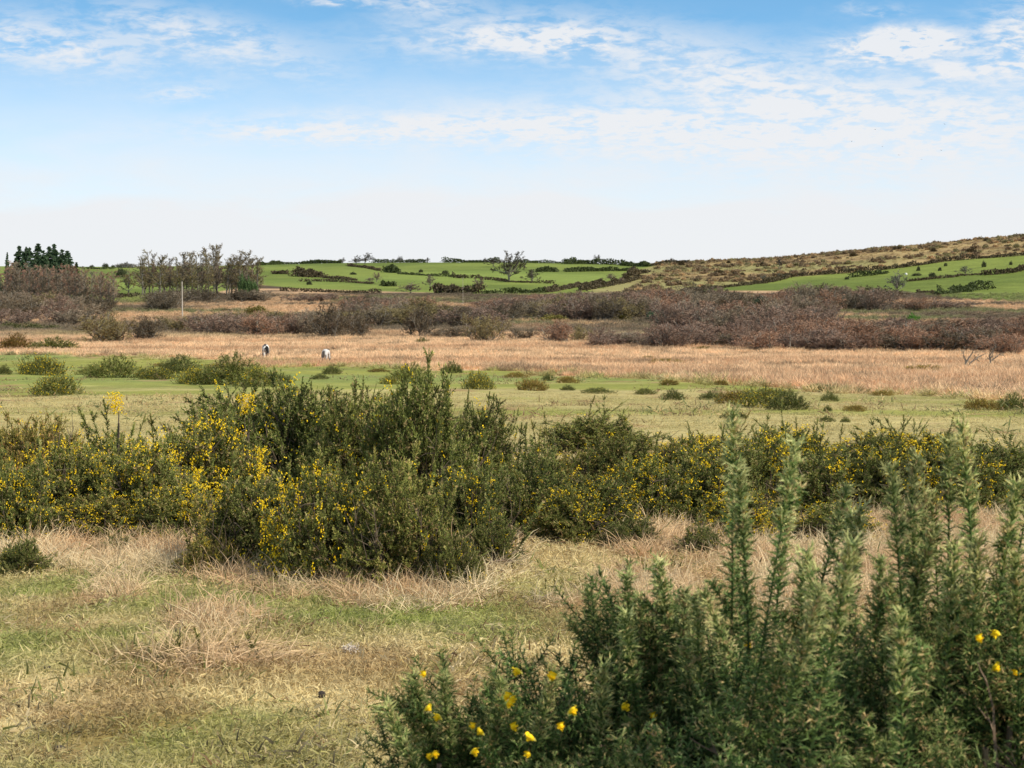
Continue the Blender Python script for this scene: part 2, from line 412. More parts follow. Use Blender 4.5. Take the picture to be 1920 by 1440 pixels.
M_LEAF = make_obj_mat('evergreen_leaves', .6, 1.35, 1.2, .6, .15)
M_DRYGRASS = make_obj_mat('dry_grass_blades', .7, 1.3, 9, .8, .3)

def make_gorse(name, stops, scale):
    m, h, b = new_mat(name, .6, .12)
    t = attr(h, 'tip'); oi = h.n('ShaderNodeObjectInfo')
    tcn = h.n('ShaderNodeTexCoord'); n = h.noise(tcn.outputs['Object'], scale, 3, .6)
    f = h.m('ADD', t.outputs['Fac'], h.m('MULTIPLY', h.m('SUBTRACT', n, .5), .5))
    c = ramp(h, f, stops)
    n2 = h.noise(tcn.outputs['Object'], scale * 5, 2, .6)
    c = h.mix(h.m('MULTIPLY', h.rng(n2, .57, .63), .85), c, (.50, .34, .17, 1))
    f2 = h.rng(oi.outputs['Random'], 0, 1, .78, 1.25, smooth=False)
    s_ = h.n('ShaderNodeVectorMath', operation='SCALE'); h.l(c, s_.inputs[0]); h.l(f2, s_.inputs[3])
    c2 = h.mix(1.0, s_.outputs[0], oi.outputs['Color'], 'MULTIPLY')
    h.l(c2, b.inputs['Base Color'])
    tr = h.n('ShaderNodeBsdfTranslucent'); h.l(c2, tr.inputs[0]); mx = h.n('ShaderNodeMixShader'); mx.inputs[0].default_value = .12
    out = [q for q in h.nt.nodes if q.type == 'OUTPUT_MATERIAL'][0]
    h.l(b.outputs[0], mx.inputs[1]); h.l(tr.outputs[0], mx.inputs[2]); h.l(mx.outputs[0], out.inputs[0])
    return m
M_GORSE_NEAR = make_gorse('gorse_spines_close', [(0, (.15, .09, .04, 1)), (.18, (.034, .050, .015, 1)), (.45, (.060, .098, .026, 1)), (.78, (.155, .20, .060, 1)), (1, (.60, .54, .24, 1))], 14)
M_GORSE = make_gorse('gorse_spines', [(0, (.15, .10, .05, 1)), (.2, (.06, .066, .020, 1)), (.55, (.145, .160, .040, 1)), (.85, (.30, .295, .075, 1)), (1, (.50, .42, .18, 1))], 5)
def flat_mat(name, c, lo=.8, hi=1.2, scale=30, rough=.7, spec=.2):
    m, h, b = new_mat(name, rough, spec); vary(h, b, c, lo, hi, scale); return m
M_STEM = flat_mat('gorse_stem_bark', (.13, .095, .065, 1))
M_DEADTWIG = flat_mat('dead_twigs', (.22, .15, .10, 1))
M_FLOWER = flat_mat('gorse_flower', (.88, .60, .012, 1), .85, 1.15, 60, .6)
M_BUD = flat_mat('gorse_bud', (.62, .52, .10, 1), .8, 1.2, 60, .6)
M_BARK = flat_mat('tree_bark', (.19, .165, .13, 1), .6, 1.35, 3)
M_POLE = flat_mat('weathered_pole', (.46, .40, .33, 1), .8, 1.15, 2)

# ------------------------------------------------------------------ object helpers
def tag(o, label=None, cat=None, group=None, kind=None):
    for k, v in (('label', label), ('category', cat), ('group', group), ('kind', kind)):
        if v: o[k] = v
    return o
def ob(name, me, parent=None, loc=None, rz=0, sc=None, colour=None):
    o = bpy.data.objects.new(name, me); COL.objects.link(o)
    if parent is not None: o.parent = parent
    if loc is not None: o.location = loc
    if rz: o.rotation_euler[2] = rz
    if sc is not None: o.scale = sc
    if colour is not None: o.color = tuple(colour[:3]) + (1,)
    return o
def scatter(name, P, rot, scl, vid, tint, meshes, kind='stuff', label=None, cat=None):
    """one object of uncountable growth: tufts set out on points"""
    me = bpy.data.meshes.new(name + '_points'); me.vertices.add(len(P)); me.vertices.foreach_set('co', np.ascontiguousarray(P, np.float32).ravel())
    def A(n, t, f, d): a = me.attributes.new(n, t, 'POINT'); a.data.foreach_set(f, np.ascontiguousarray(d).ravel())
    A('rot', 'FLOAT_VECTOR', 'vector', rot.astype(np.float32)); A('scl', 'FLOAT_VECTOR', 'vector', scl.astype(np.float32)); A('vid', 'INT', 'value', vid.astype(np.int32))
    c = np.ones((len(P), 4), np.float32); c[:, :3] = tint; A('tint', 'FLOAT_COLOR', 'color', c)
    src = bpy.data.collections.new(name + '_kinds')
    for k, m in enumerate(meshes): src.objects.link(bpy.data.objects.new('%s_kind_%02d' % (name, k), m))
    o = bpy.data.objects.new(name, me); COL.objects.link(o)
    ng = bpy.data.node_groups.new(name + '_scatter', 'GeometryNodeTree')
    ng.interface.new_socket('Geometry', in_out='INPUT', socket_type='NodeSocketGeometry'); ng.interface.new_socket('Geometry', in_out='OUTPUT', socket_type='NodeSocketGeometry')
    N = ng.nodes.new; Lk = ng.links.new
    gi, go = N('NodeGroupInput'), N('NodeGroupOutput')
    ci = N('GeometryNodeCollectionInfo'); ci.inputs[0].default_value = src; ci.inputs['Separate Children'].default_value = True; ci.inputs['Reset Children'].default_value = True
    iop = N('GeometryNodeInstanceOnPoints'); iop.inputs['Pick Instance'].default_value = True
    def na(n, t): a = N('GeometryNodeInputNamedAttribute'); a.data_type = t; a.inputs[0].default_value = n; return [s for s in a.outputs if s.enabled and s.name == 'Attribute'][0]
    er = N('FunctionNodeEulerToRotation'); Lk(na('rot', 'FLOAT_VECTOR'), er.inputs[0])
    Lk(gi.outputs[0], iop.inputs['Points']); Lk(ci.outputs[0], iop.inputs['Instance']); Lk(na('vid', 'INT'), iop.inputs['Instance Index'])
    Lk(er.outputs[0], iop.inputs['Rotation']); Lk(na('scl', 'FLOAT_VECTOR'), iop.inputs['Scale']); Lk(iop.outputs[0], go.inputs[0])
    md = o.modifiers.new('scatter', 'NODES'); md.node_group = ng
    tag(o, label, cat, None, kind); return o

# ------------------------------------------------------------------ ground sheet
def build_ground():
    az_in = np.linspace(-.31, .31, 420)
    az_out = np.concatenate([np.linspace(.32, 1.2, 60), np.linspace(1.25, math.pi, 24)])
    A = np.concatenate([-az_out[::-1], az_in, az_out])        # first and last coincide behind the camera
    Rr = np.concatenate([[.02, .3, 1, 2], np.exp(np.linspace(math.log(3), math.log(1100), 760)), np.exp(np.linspace(math.log(1115), math.log(9000), 40))])
    a, r = np.meshgrid(A, Rr); x = r * np.sin(a); y = r * np.cos(a); z = height(x, y)
    c = ground_colour(x, y, z) * ALB
    ni, nj = x.shape; idx = np.arange(ni * nj).reshape(ni, nj)
    q = np.stack([idx[:-1, :-1], idx[:-1, 1:], idx[1:, 1:], idx[1:, :-1]], -1).reshape(-1, 4)
    Fc = np.concatenate([q[:, [0, 2, 1]], q[:, [0, 3, 2]]])
    me = mk_mesh('ground', np.stack([x, y, z], -1).reshape(-1, 3), Fc, None, None, [M_GROUND], True, c.reshape(-1, 3))
    tag(ob('ground', me), kind='structure')
build_ground()

# ------------------------------------------------------------------ gorse: sprays and bushes
def spine_set(g, pts, n, L, r, t0=.04, t1=1.0, m=0, a_lo=.25, a_hi=.9, three=True, second=0, spread=0.0):
    """spines set all round each shoot, golden-angle spiral; longer and paler towards the tip"""
    N = len(pts); t = np.tile(np.linspace(t0, t1, n), N) + RNG.uniform(-.5, .5, N * n) / n * .6; t = np.clip(t, 0, 1)
    rep = np.repeat(np.arange(N), n); P, T = sample(pts[rep], t)
    phi = np.tile(np.arange(n) * 2.39996, N) + RNG.normal(0, .35, N * n) + np.repeat(RNG.uniform(0, 6.28, N), n)
    ang = np.radians(68 + spread - (40 - spread * 1.5) * t ** 2 + RNG.normal(0, 9, N * n))[:, None]
    D = unit(T * np.cos(ang) + perp(T, phi) * np.sin(ang))
    LL = L * RNG.uniform(.6, 1.2, N * n) * (1 - .35 * t)
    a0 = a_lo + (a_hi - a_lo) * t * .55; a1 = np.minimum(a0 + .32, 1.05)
    thorn(g, P, D, LL, r, a0, a1, m, three)
    for k in range(second):
        s_ = RNG.uniform(.25, .6, N * n)[:, None]; P2 = P + D * LL[:, None] * s_
        D2 = unit(D + perp(D, RNG.uniform(0, 6.28, N * n)) * .85)
        thorn(g, P2, D2, LL * .55, r * .8, a0 + .1, a1, m, three)
def make_spray(L=.4, nside=9, nsp=110, nsp2=42, side_len=.3, sl=.020, r=.0011, three=True, second=2, bend=.08, t0=.12, top_dense=False):
    g = Geo()
    main = grow(np.zeros((1, 3)), np.array([[0, 0, 1.0]]), np.array([L]), 8, bend, .04)
    tube(g, main, .0030, .0012, 4 if three else 3, 0.02, .35, 0)
    spine_set(g, main, nsp, sl, r, .03, 1.0, 0, .22, .92, three, second, 10 if three else 0)
    if top_dense: spine_set(g, main, nsp // 3, sl * 1.2, r, .80, 1.0, 0, .5, 1.05, three, second, 6 if three else 0)
    if nside:
        sd_, ll, t = kids(main, np.array([L]), nside, t0, .9, 42, 9, side_len, 5, .07, .10, .45)
        tube(g, sd_, .0018, .0008, 3, .1, .4, 0)
        spine_set(g, sd_, nsp2, sl * .92, r, .03, 1.0, 0, .25, .95, three, second, 8 if three else 0)
    return g
NEAR_SPRAYS = [make_spray(RNG.uniform(.34, .44), int(RNG.integers(12, 16)), 70, 30, .36, .029, .0017).cat() for _ in range(6)]
TALL_SPRAYS = [make_spray(RNG.uniform(.55, .62), k, 190, 30, .12, .031, .0019, True, 2, .035, .05, True).cat() for k in (2, 4, 3)]
MID_SPRAYS = [make_spray(RNG.uniform(.24, .34), 8, 34, 16, .36, .034, .0055, False, 0, .10).cat() for _ in range(8)]
SPIKE_SPRAYS = [make_spray(.46, 5, 90, 24, .24, .036, .0050, False, 0, .05, .08, True).cat() for _ in range(3)]

def flower_geo(s=.016):
    """pea flower: standard, two wings, keel, small calyx"""
    g = Geo()
    def petal(R, ln, wd, cup):
        n = 5; V = [(0, 0, 0)]
        for k in range(n): 
            a = -1.1 + 2.2 * k / (n - 1); V.append((math.sin(a) * wd, cup * math.cos(a) ** 2, math.cos(a) * ln * .5 + ln * .5))
        Fc = [(0, k + 1, k + 2) for k in range(n - 1)]; g.add(np.array(V) @ R.T * s, Fc, None, 0)
    petal(np.eye(3), 1.15, .55, .30)
    for sg in (-1, 1):
        d = rot_to((sg * .30, .45, .75), 0); petal(d, .85, .36, .25)
    petal(rot_to((0, .95, .3), 1.2), .8, .28, .12); petal(rot_to((0, .85, .5), 2.8), .8, .25, -.1)
    import bmesh
    bm = bmesh.new(); bmesh.ops.create_icosphere(bm, subdivisions=2, radius=1); V = np.array([v.co[:] for v in bm.verts]); Fc = np.array([[v.index for v in f.verts] for f in bm.faces]); bm.free()
    V = V * np.array([.34, .30, .52]) * (1 - .25 * V[:, 2:3]); g.add(V * s + np.array([0, .12, .45]) * s, Fc, None, 0)
    thorn(g, np.zeros((1, 3)), np.array([[0, -.1, -1.0]]), np.array([s * .5]), s * .22, 0, 0, 1)
    return g
FLOWER_ME = flower_geo(.0112).mesh('gorse_flower', [M_FLOWER, M_BUD])
def blossom_bits(g, P, s, n=2):
    N = len(P)
    for k in range(n):
        D = unit(RNG.normal(0, 1, (N, 3)) + np.array([0, -.5, .5])); Q = P + RNG.normal(0, s * .6, (N, 3))
        thorn(g, Q, D, s * RNG.uniform(.8, 1.6, N), s * .62, 0, 0, 0, True)

def dome_points(n, R, H, inner=.55, power=.5, irr=.22, seed=0, up=.75):
    """points near the surface of an uneven dome, with an upward/outward direction at each"""
    u = RNG.uniform(0, 1, n); ph = RNG.uniform(0, 2 * math.pi, n); el_ = np.arcsin(np.clip(u ** .8, 0, 1))
    s = RNG.uniform(inner ** 3, 1, n) ** (1 / 3)
    bump = 1 + irr * (fbm(np.cos(ph) * 2 + 5 + seed * 7, np.sin(ph) * 2 + el_ * 2.2, .7, 3, seed + 200) - .5) * 2.4
    P = np.stack([np.cos(ph) * np.cos(el_) * R, np.sin(ph) * np.cos(el_) * R, np.sin(el_) * H], 1) * (s * bump)[:, None]
    out = unit(P * np.array([1 / R, 1 / R, .6 / H]))
    D = unit(out * 1.0 + np.array([0, 0, up]) + RNG.normal(0, .30, (n, 3)))
    return P, D

def gorse_bush_geo(n, R, H, seed, fl, sprays=MID_SPRAYS, ssc=1.0, irr=.25):
    g = Geo(); P, D = dome_points(n, R, H, .5, irr=irr, seed=seed, up=.38)
    tips = []
    for k in range(n):
        sc = ssc * RNG.uniform(.75, 1.2); sp_ = sprays[int(RNG.integers(len(sprays)))]
        base = P[k] - D[k] * .3 * sc
        if base[2] < -.12: base[2] = -.12 + RNG.uniform(0, .1)
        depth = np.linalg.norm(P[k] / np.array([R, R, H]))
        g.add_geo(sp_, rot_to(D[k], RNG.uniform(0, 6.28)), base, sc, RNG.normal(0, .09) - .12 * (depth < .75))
        tips.append(base + D[k] * RNG.uniform(.12, .3) * sc)
    tips = np.array(tips)
    # wood inside
    st = Geo(); ns = 16
    p0 = np.zeros((ns, 3)); p0[:, :2] = RNG.normal(0, R * .18, (ns, 2)); p0[:, 2] = -.1
    d0 = unit(np.concatenate([RNG.normal(0, .6, (ns, 2)), np.full((ns, 1), .8)], 1)); L0 = np.full(ns, (R + H) * .5)
    a = grow(p0, d0, L0, 6, .15, .05); tube(st, a, .012, .004, 4); b, lb, _ = kids(a, L0, 9, .2, .95, 45, 14, .5, 5, .15); tube(st, b, .005, .0015, 3)
    # blossom, in drifts
    fg = Geo()
    if fl > 0:
        nf = int(n * fl * 1.3); q = fbm(tips[:, 0] * 1.0 + seed, tips[:, 2] + tips[:, 1], .35, 2, 300 + seed)
        wgt = np.clip(q - .30, 0.03, 1); wgt /= wgt.sum(); idx = RNG.choice(len(tips), nf, p=wgt)
        Q = np.repeat(tips[idx], 3, 0) + RNG.normal(0, .025, (nf * 3, 3)); out = Q / np.array([R, R, H]); Q = Q + unit(out) * .07
        blossom_bits(fg, Q, .0115, 2)
    return g, st, fg
BUSH = []
for k, (R, H, n, fl, irr) in enumerate([(.62, .72, 380, .50, .4), (.72, .70, 420, 1.15, .45), (.6, .8, 360, .24, .45), (.66, .76, 400, .06, .4), (.8, .6, 400, .22, .5)]):
    a, b, c = gorse_bush_geo(n, R, H, k, fl, irr=irr, ssc=1.15)
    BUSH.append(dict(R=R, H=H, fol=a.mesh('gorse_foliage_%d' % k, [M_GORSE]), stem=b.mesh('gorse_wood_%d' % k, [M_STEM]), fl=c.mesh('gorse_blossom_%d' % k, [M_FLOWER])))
SPIKE_ME = [Geo().add_geo(s_).mesh('gorse_spike_%d' % k, [M_GORSE]) for k, s_ in enumerate(SPIKE_SPRAYS)]
MIDSPRAY_ME = [Geo().add_geo(s_).mesh('gorse_spray_%d' % k, [M_GORSE]) for k, s_ in enumerate(MID_SPRAYS[:4])]

def gorse_bush(x, yb, wp, hp, var, label, spikes=7, tone=(1, 1, 1), group='gorse bushes of the flowering bank', D=None, spike_h=1.0):
    if D is None: p, D = ground_at(x, yb)
    else: p = at_dist(x, D)
    wm, hm = wp * D / F, hp * D / F; b = BUSH[var]
    e = bpy.data.objects.new('gorse_bush', None); COL.objects.link(e); e.location = p; e.rotation_euler[2] = RNG.uniform(0, 6.28)
    sx = 1.32 * wm / (2 * b['R'] + .25); sz = hm / (b['H'] + .2); e.scale = (sx, sx * .9, sz)
    tag(e, label, 'gorse bush', group)
    f = ob('foliage', b['fol'], e, colour=tone); f['kind'] = 'stuff'
    ob('branches', b['stem'], e)
    if len(b['fl'].polygons): f = ob('blossom', b['fl'], e); f['kind'] = 'stuff'
    for k in range(spikes):
        a = RNG.uniform(0, 6.28); rr = b['R'] * math.sqrt(RNG.uniform(0, .8)); z = b['H'] * math.sqrt(max(0, 1 - (rr / b['R']) ** 2)) * .82 - .05
        s_ = ob('shoot', SPIKE_ME[int(RNG.integers(3))], e, (rr * math.cos(a), rr * math.sin(a), z)); q = RNG.uniform(.7, 1.05) * spike_h
        q *= .8; s_.scale = (q / sx, q / sx, q / sz * 1.0); s_.color = tuple(tone) + (1,)
        s_.rotation_euler = (RNG.normal(0, .32), RNG.normal(0, .32), RNG.uniform(0, 6.28))
    return e

BANK = [
 # x, base row, width, height (photo pixels), kind, label, spikes, tone
 (470, 1062, 250, 230, 0, 'gorse bush full of small yellow flowers at the front left of the central clump', 6, (1, 1, 1)),
 (600, 1088, 270, 265, 1, 'broad gorse bush with scattered yellow flowers at the front middle of the central clump', 6, (1.02, 1.02, 1)),
 (735, 1092, 250, 260, 3, 'plain olive green gorse bush with hardly a flower at the front of the central clump', 8, (1.12, 1.08, 1)),
 (845, 1100, 130, 140, 4, 'low gorse bush trailing over dry grass at the right foot of the central clump', 3, (1, 1, 1)),
 (880, 1035, 190, 215, 0, 'dark gorse bush with a bright yellow spray at the right edge of the central clump', 6, (.85, .9, .9)),
 (990, 1000, 170, 180, 3, 'dark flowerless gorse bush filling the dip just right of the central clump', 6, (.8, .85, .85)),
 (130, 985, 270, 185, 1, 'gorse bush thick with yellow flowers behind dry grass near the left edge of the bank', 6, (1, 1, 1)),
 (285, 992, 250, 205, 1, 'yellow flowered gorse bush between the left edge bushes and the central clump', 6, (1, 1, .95)),
 (30, 1015, 170, 190, 0, 'gorse bush with few flowers cut by the left edge of the picture', 5, (.9, .95, .95)),
 (400, 965, 260, 225, 1, 'gorse bush covered with yellow flowers in the second row of the central clump', 6, (1, 1, 1)),
 (225, 925, 230, 130, 1, 'yellow speckled gorse bush below the tall blossoming spike', 6, (1, 1, 1)),
 (70, 900, 210, 150, 4, 'brownish gorse bush with dead stems rising behind the left edge bushes', 5, (1.15, .95, .9)),
 (440, 920, 240, 215, 2, 'dark green gorse bush with a flowering tip on the left shoulder of the central clump', 11, (.85, .9, .88)),
 (560, 925, 240, 240, 2, 'tall dark gorse bush with bristling shoots left of the crest of the central clump', 14, (.85, .92, .9)),
 (670, 940, 240, 240, 2, 'tall olive gorse bush in the middle of the crest of the central clump', 14, (.95, .95, .9)),
 (790, 950, 250, 265, 3, 'tallest dark gorse bush with upright spiky shoots on the crest of the central clump', 15, (.85, .9, .85)),
 (895, 930, 200, 190, 2, 'spiky gorse bush leaning right at the right shoulder of the crest', 12, (.88, .92, .88)),
 (1115, 1008, 200, 150, 0, 'small gorse bush with a few flowers above the bare turf right of the central clump', 5, (.85, .9, .9)),
 (1225, 985, 220, 150, 1, 'gorse bush dotted yellow behind the pale grass mound', 5, (.95, 1, .95)),
 (1335, 985, 200, 160, 0, 'dark gorse bush half hidden behind the tall close shoots, left of them', 5, (.85, .9, .88)),
 (1045, 930, 210, 110, 4, 'low brown and green gorse bush in front of the rounded mound', 4, (1.05, .95, .9)),
 (1165, 925, 220, 130, 3, 'olive gorse bush at the right foot of the rounded mound', 5, (1, .98, .92)),
 (1290, 915, 220, 115, 1, 'gorse bush with bright yellow flower clusters right of the rounded mound', 5, (1, 1, 1)),
 (1415, 935, 220, 150, 1, 'flowering gorse bush seen directly behind the tallest close shoot', 5, (.95, 1, 1)),
 (1530, 960, 220, 150, 0, 'gorse bush with yellow flowers seen between the two tallest close shoots', 5, (.9, .95, .95)),
 (1650, 960, 230, 150, 0, 'dark gorse bush behind the close shoots right of centre in the right half', 5, (.85, .9, .9)),
 (1775, 960, 240, 160, 1, 'flowering gorse bush behind the second tall close shoot', 5, (.9, .95, .95)),
 (1900, 960, 230, 150, 3, 'dark green gorse bush cut by the right edge of the picture', 6, (.8, .86, .86)),
 (1122, 850, 250, 85, 3, 'rounded mound of dense olive gorse standing at the edge of the pasture', 9, (.95, .95, .9)),
 (1325, 865, 190, 58, 1, 'low brownish gorse bush with yellow flowers on the pasture edge right of the mound', 4, (1.15, .98, .9)),
 (1465, 880, 200, 100, 1, 'gorse bush with upright dark shoots behind the tallest close shoot, on the pasture edge', 9, (.9, .95, .9)),
 (1640, 880, 240, 85, 1, 'yellow flowered gorse bush on the skyline of the bank between the two tall close shoots', 10, (.9, .95, .9)),
 (1745, 885, 200, 90, 1, 'gorse bush with bright yellow tips beside the second tall close shoot, on the pasture edge', 8, (.9, .95, .9)),
 (1880, 885, 200, 62, 0, 'low gorse bush on the pasture edge near the right edge of the picture', 6, (.85, .9, .88)),
]
BANK += [
 (345, 1012, 200, 130, 1, 'yellow flowered gorse bush reaching forward left of the central clump', 4, (1, 1, .95)),
 (190, 1015, 210, 110, 0, 'low olive gorse bush spilling forward into dry grass near the left', 3, (1.05, 1, .92)),
 (915, 1065, 130, 120, 3, 'low dark gorse bush at the right tip of the central clump foot', 3, (.88, .92, .88)),
 (1065, 1015, 180, 130, 0, 'sparsely flowered gorse bush in front of the dip right of the central clump', 4, (.95, .95, .9)),
 (400, 1075, 120, 90, 4, 'small brownish gorse bush at the left tip of the central clump foot', 3, (1.15, 1, .92)),
 (1400, 1010, 190, 110, 1, 'gorse bush with small yellow flowers low behind the close shoots', 4, (.95, 1, .95)),
 (1560, 1015, 190, 90, 0, 'low gorse bush glimpsed between the close shoots, nearer than its neighbours', 3, (.95, .98, .92)),
]
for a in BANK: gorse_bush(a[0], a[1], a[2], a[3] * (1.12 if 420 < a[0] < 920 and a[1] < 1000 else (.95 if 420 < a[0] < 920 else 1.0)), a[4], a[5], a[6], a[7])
# small low gorse clumps in the dry grass in front of the bank
for a in [(330, 1030, 60, 40, 3, 'small dark gorse seedling in the dry grass left of the central clump'), (215, 1040, 90, 36, 3, 'low arching gorse seedling in dry grass in front of the left bushes'),
          (45, 1075, 110, 75, 3, 'dark gorse seedling clump in dry grass at the left edge'), (1180, 1030, 120, 70, 3, 'dark gorse tuft in front of the pale grass mound'),
          (1310, 1040, 110, 60, 3, 'small gorse tuft right of the pale grass mound'), (745, 1085, 120, 60, 0, 'short dark gorse tuft with yellow flowers low at the front of the central clump')]:
    gorse_bush(a[0], a[1], a[2], a[3], a[4], a[5], 3, (.9, .95, .95), 'small gorse seedlings in the dry grass', spike_h=.45)

# ------------------------------------------------------------------ bushes dotted over the pasture
def small_bush_geo(n, R, H, seed, fl, ln=.20, wd=.020):
    g = Geo(); P, D = dome_points(n, R, H, .45, irr=.4, seed=seed + 40)
    L = np.full(n, ln); s_ = grow(P - D * ln * .6, D, L, 3, .1, .05); ribbon(g, s_, wd, .2, .6)
    k1, l1, _ = kids(s_, L, 9, .1, 1.0, 55, 12, .55, 2, .0, .0, .2); ribbon(g, k1, wd * .8, .25, .95)
    fg = Geo()
    if fl: 
        idx = RNG.integers(0, n, int(n * fl)); blossom_bits(fg, P[idx] + D[idx] * .06, .020, 2)
    return g, fg
SB = []
for k, (R, H, fl) in enumerate([(.9, .75, .5), (1.0, .6, .12), (.85, .8, 0.04), (1.1, .55, .8)]):
    a, b = small_bush_geo(620, R, H, k, fl); SB.append((R, H, a.mesh('low_gorse_%d' % k, [M_GORSE]), b.mesh('low_gorse_blossom_%d' % k, [M_FLOWER]) if b.n else None))
def pasture_bush(x, yb, wp, hp, var, label, tone=(.9, .95, .9), group='gorse clumps dotted over the pasture'):
    p, D = ground_at(x, yb); wm, hm = wp * D / F, hp * D / F; R, H, me, fm = SB[var]
    e = bpy.data.objects.new('gorse_clump', None); COL.objects.link(e); e.location = p - np.array([0, 0, .05 * hm]); e.rotation_euler[2] = RNG.uniform(0, 6.28)
    sx = wm / (2 * R + .2); e.scale = (sx * 1.28, sx * 1.28, 1.2 * hm / (H + .1)); tag(e, label, 'gorse clump', group)
    f = ob('foliage', me, e, colour=tone); f['kind'] = 'stuff'
    if fm: f = ob('blossom', fm, e); f['kind'] = 'stuff'
Dk, Br, Gn = (.75, .82, .78), (1.35, 1.0, .85), (.95, 1.0, .85)
PB = [
 (78, 703, 80, 34, 3, 'yellow flowered gorse clump on the green turf near the left edge, upper of two', Gn), (103, 742, 84, 38, 0, 'domed gorse clump with yellow tips on the pasture, lower of two near the left edge', Gn),
 (8, 702, 26, 16, 2, 'small dark gorse clump cut by the left edge of the pasture', Dk), (215, 708, 110, 36, 2, 'long dark green gorse clump right of the yellow one near the left edge', Gn), (172, 702, 50, 16, 1, 'low gorse fringe at the left end of the long pasture row', Gn),
 (335, 700, 78, 30, 2, 'dark dome of gorse standing at the back of the pasture row', Dk), (292, 712, 70, 22, 0, 'low flowering gorse clump in the middle of the pasture row', Gn), (370, 720, 70, 30, 3, 'bright yellow gorse clump at the centre of the pasture row', Gn),
 (435, 722, 120, 50, 2, 'largest dark green gorse clump of the pasture row', Gn), (480, 724, 80, 34, 0, 'gorse clump with yellow flowers at the right end of the pasture row', Gn), (525, 718, 46, 18, 1, 'small gorse clump just off the right end of the pasture row', Dk),
 (622, 701, 34, 15, 2, 'small dark clump on the green turf below the white pony', Dk), (600, 711, 32, 10, 2, 'very low dark clump under the one below the white pony', Dk), (540, 735, 40, 12, 1, 'low brown clump in front of the pasture row end', Br),
 (768, 716, 78, 30, 2, 'green gorse clump on the pasture beyond the crest of the bank', Gn), (735, 720, 44, 14, 0, 'low gorse fringe left of the green clump beyond the crest', Gn), (848, 700, 38, 20, 2, 'small very dark gorse clump at the far edge of the pasture above the crest', Dk),
 (898, 730, 54, 32, 3, 'domed yellow flecked gorse clump right of the crest of the bank', Gn), (710, 697, 38, 6, 1, 'low brown clump at the marsh edge left of the dark one', Br),
 (998, 732, 56, 22, 1, 'brown green gorse clump on the pasture right of the domed one', Br), (1028, 714, 22, 13, 2, 'tiny dark clump at the marsh edge behind the brown green one', Dk), (1064, 718, 36, 13, 1, 'rusty brown clump at the edge of the marsh grass', Br),
 (968, 708, 40, 10, 1, 'low brown clump at the marsh edge above the brown green gorse', Br), (1065, 732, 26, 9, 2, 'small dark clump below the rusty one', Dk), (1120, 738, 56, 11, 1, 'long low dark clump left of the middle of the right pasture', Dk),
 (1210, 739, 36, 11, 1, 'low clump on the pasture above the rounded mound', Dk), (1262, 750, 44, 18, 2, 'rounded dark clump with pale base on the pasture right of the mound', Dk),
 (1335, 750, 50, 16, 2, 'dark gorse clump at the left end of the long right pasture clump', Dk), (1378, 756, 70, 24, 1, 'brownish gorse at the left middle of the long right pasture clump', Br), (1430, 764, 90, 36, 0, 'yellow tipped gorse at the heart of the long right pasture clump', Gn),
 (1478, 768, 70, 32, 2, 'dark gorse at the right end of the long right pasture clump', Dk), (1440, 744, 90, 14, 1, 'flat gorse behind the heart of the long right pasture clump', Dk), (1556, 752, 32, 15, 2, 'small pointed dark clump right of the long clump', Dk),
 (1552, 771, 16, 10, 2, 'tiny dark clump below the pointed one', Dk), (1602, 771, 42, 12, 1, 'low brown heather clump right of the long clump', Br), (1357, 786, 18, 9, 2, 'tiny dark sprig on the bare turf, left of a pair', Dk), (1389, 785, 24, 11, 2, 'tiny dark sprig on the bare turf, right of a pair', Dk),
 (1550, 791, 30, 10, 2, 'small dark sprig in the turf behind the bank', Dk), (1585, 792, 18, 9, 2, 'smallest dark sprig in the turf behind the bank', Dk), (1840, 768, 60, 22, 1, 'brown mixed clump at the right end of the pasture, left of two', Br),
 (1898, 768, 62, 26, 2, 'dark clump at the right end of the pasture, right of two', Dk), (1255, 722, 34, 11, 1, 'brown clump on the marsh edge over the middle of the right pasture', Br), (1350, 722, 30, 9, 1, 'low brown clump on the marsh edge above the long clump', Br),
 (1430, 720, 26, 11, 2, 'small dark tuft on the marsh edge above the long clump', Dk), (1545, 734, 60, 14, 1, 'dark fringe of the marsh edge right of the long clump', Dk), (1655, 742, 40, 10, 1, 'brown fringe of the marsh edge towards the right', Br),
 (792, 645, 28, 11, 2, 'small dark evergreen clump in the straw grass below the lone dark bush', Dk), (1215, 676, 30, 9, 1, 'dark heather tuft in the straw marsh, left of three', Br), (1250, 684, 60, 12, 1, 'grey brown heather patch in the straw marsh, middle of three', Br),
 (1318, 657, 36, 8, 1, 'dark heather tuft near the far edge of the straw marsh, right of three', Br), (1730, 698, 70, 14, 1, 'thin brown twiggy patch in the straw marsh left of the crooked trees', Br), (560, 682, 50, 6, 1, 'dark rushy line at the marsh edge between the ponies', Dk), 
 (420, 690, 60, 8, 1, 'low brown rush clump at the marsh edge left of the ponies', Br), (310, 688, 40, 8, 1, 'low brown rush clump at the marsh edge above the pasture row', Br), (30, 655, 64, 26, 2, 'dark reddish bank of low scrub by the stream at the left edge', (1.1, .7, .6)), (100, 656, 90, 20, 2, 'green brown low scrub bank right of the dark one at the left edge', Gn),
]
for a in PB: pasture_bush(*a)

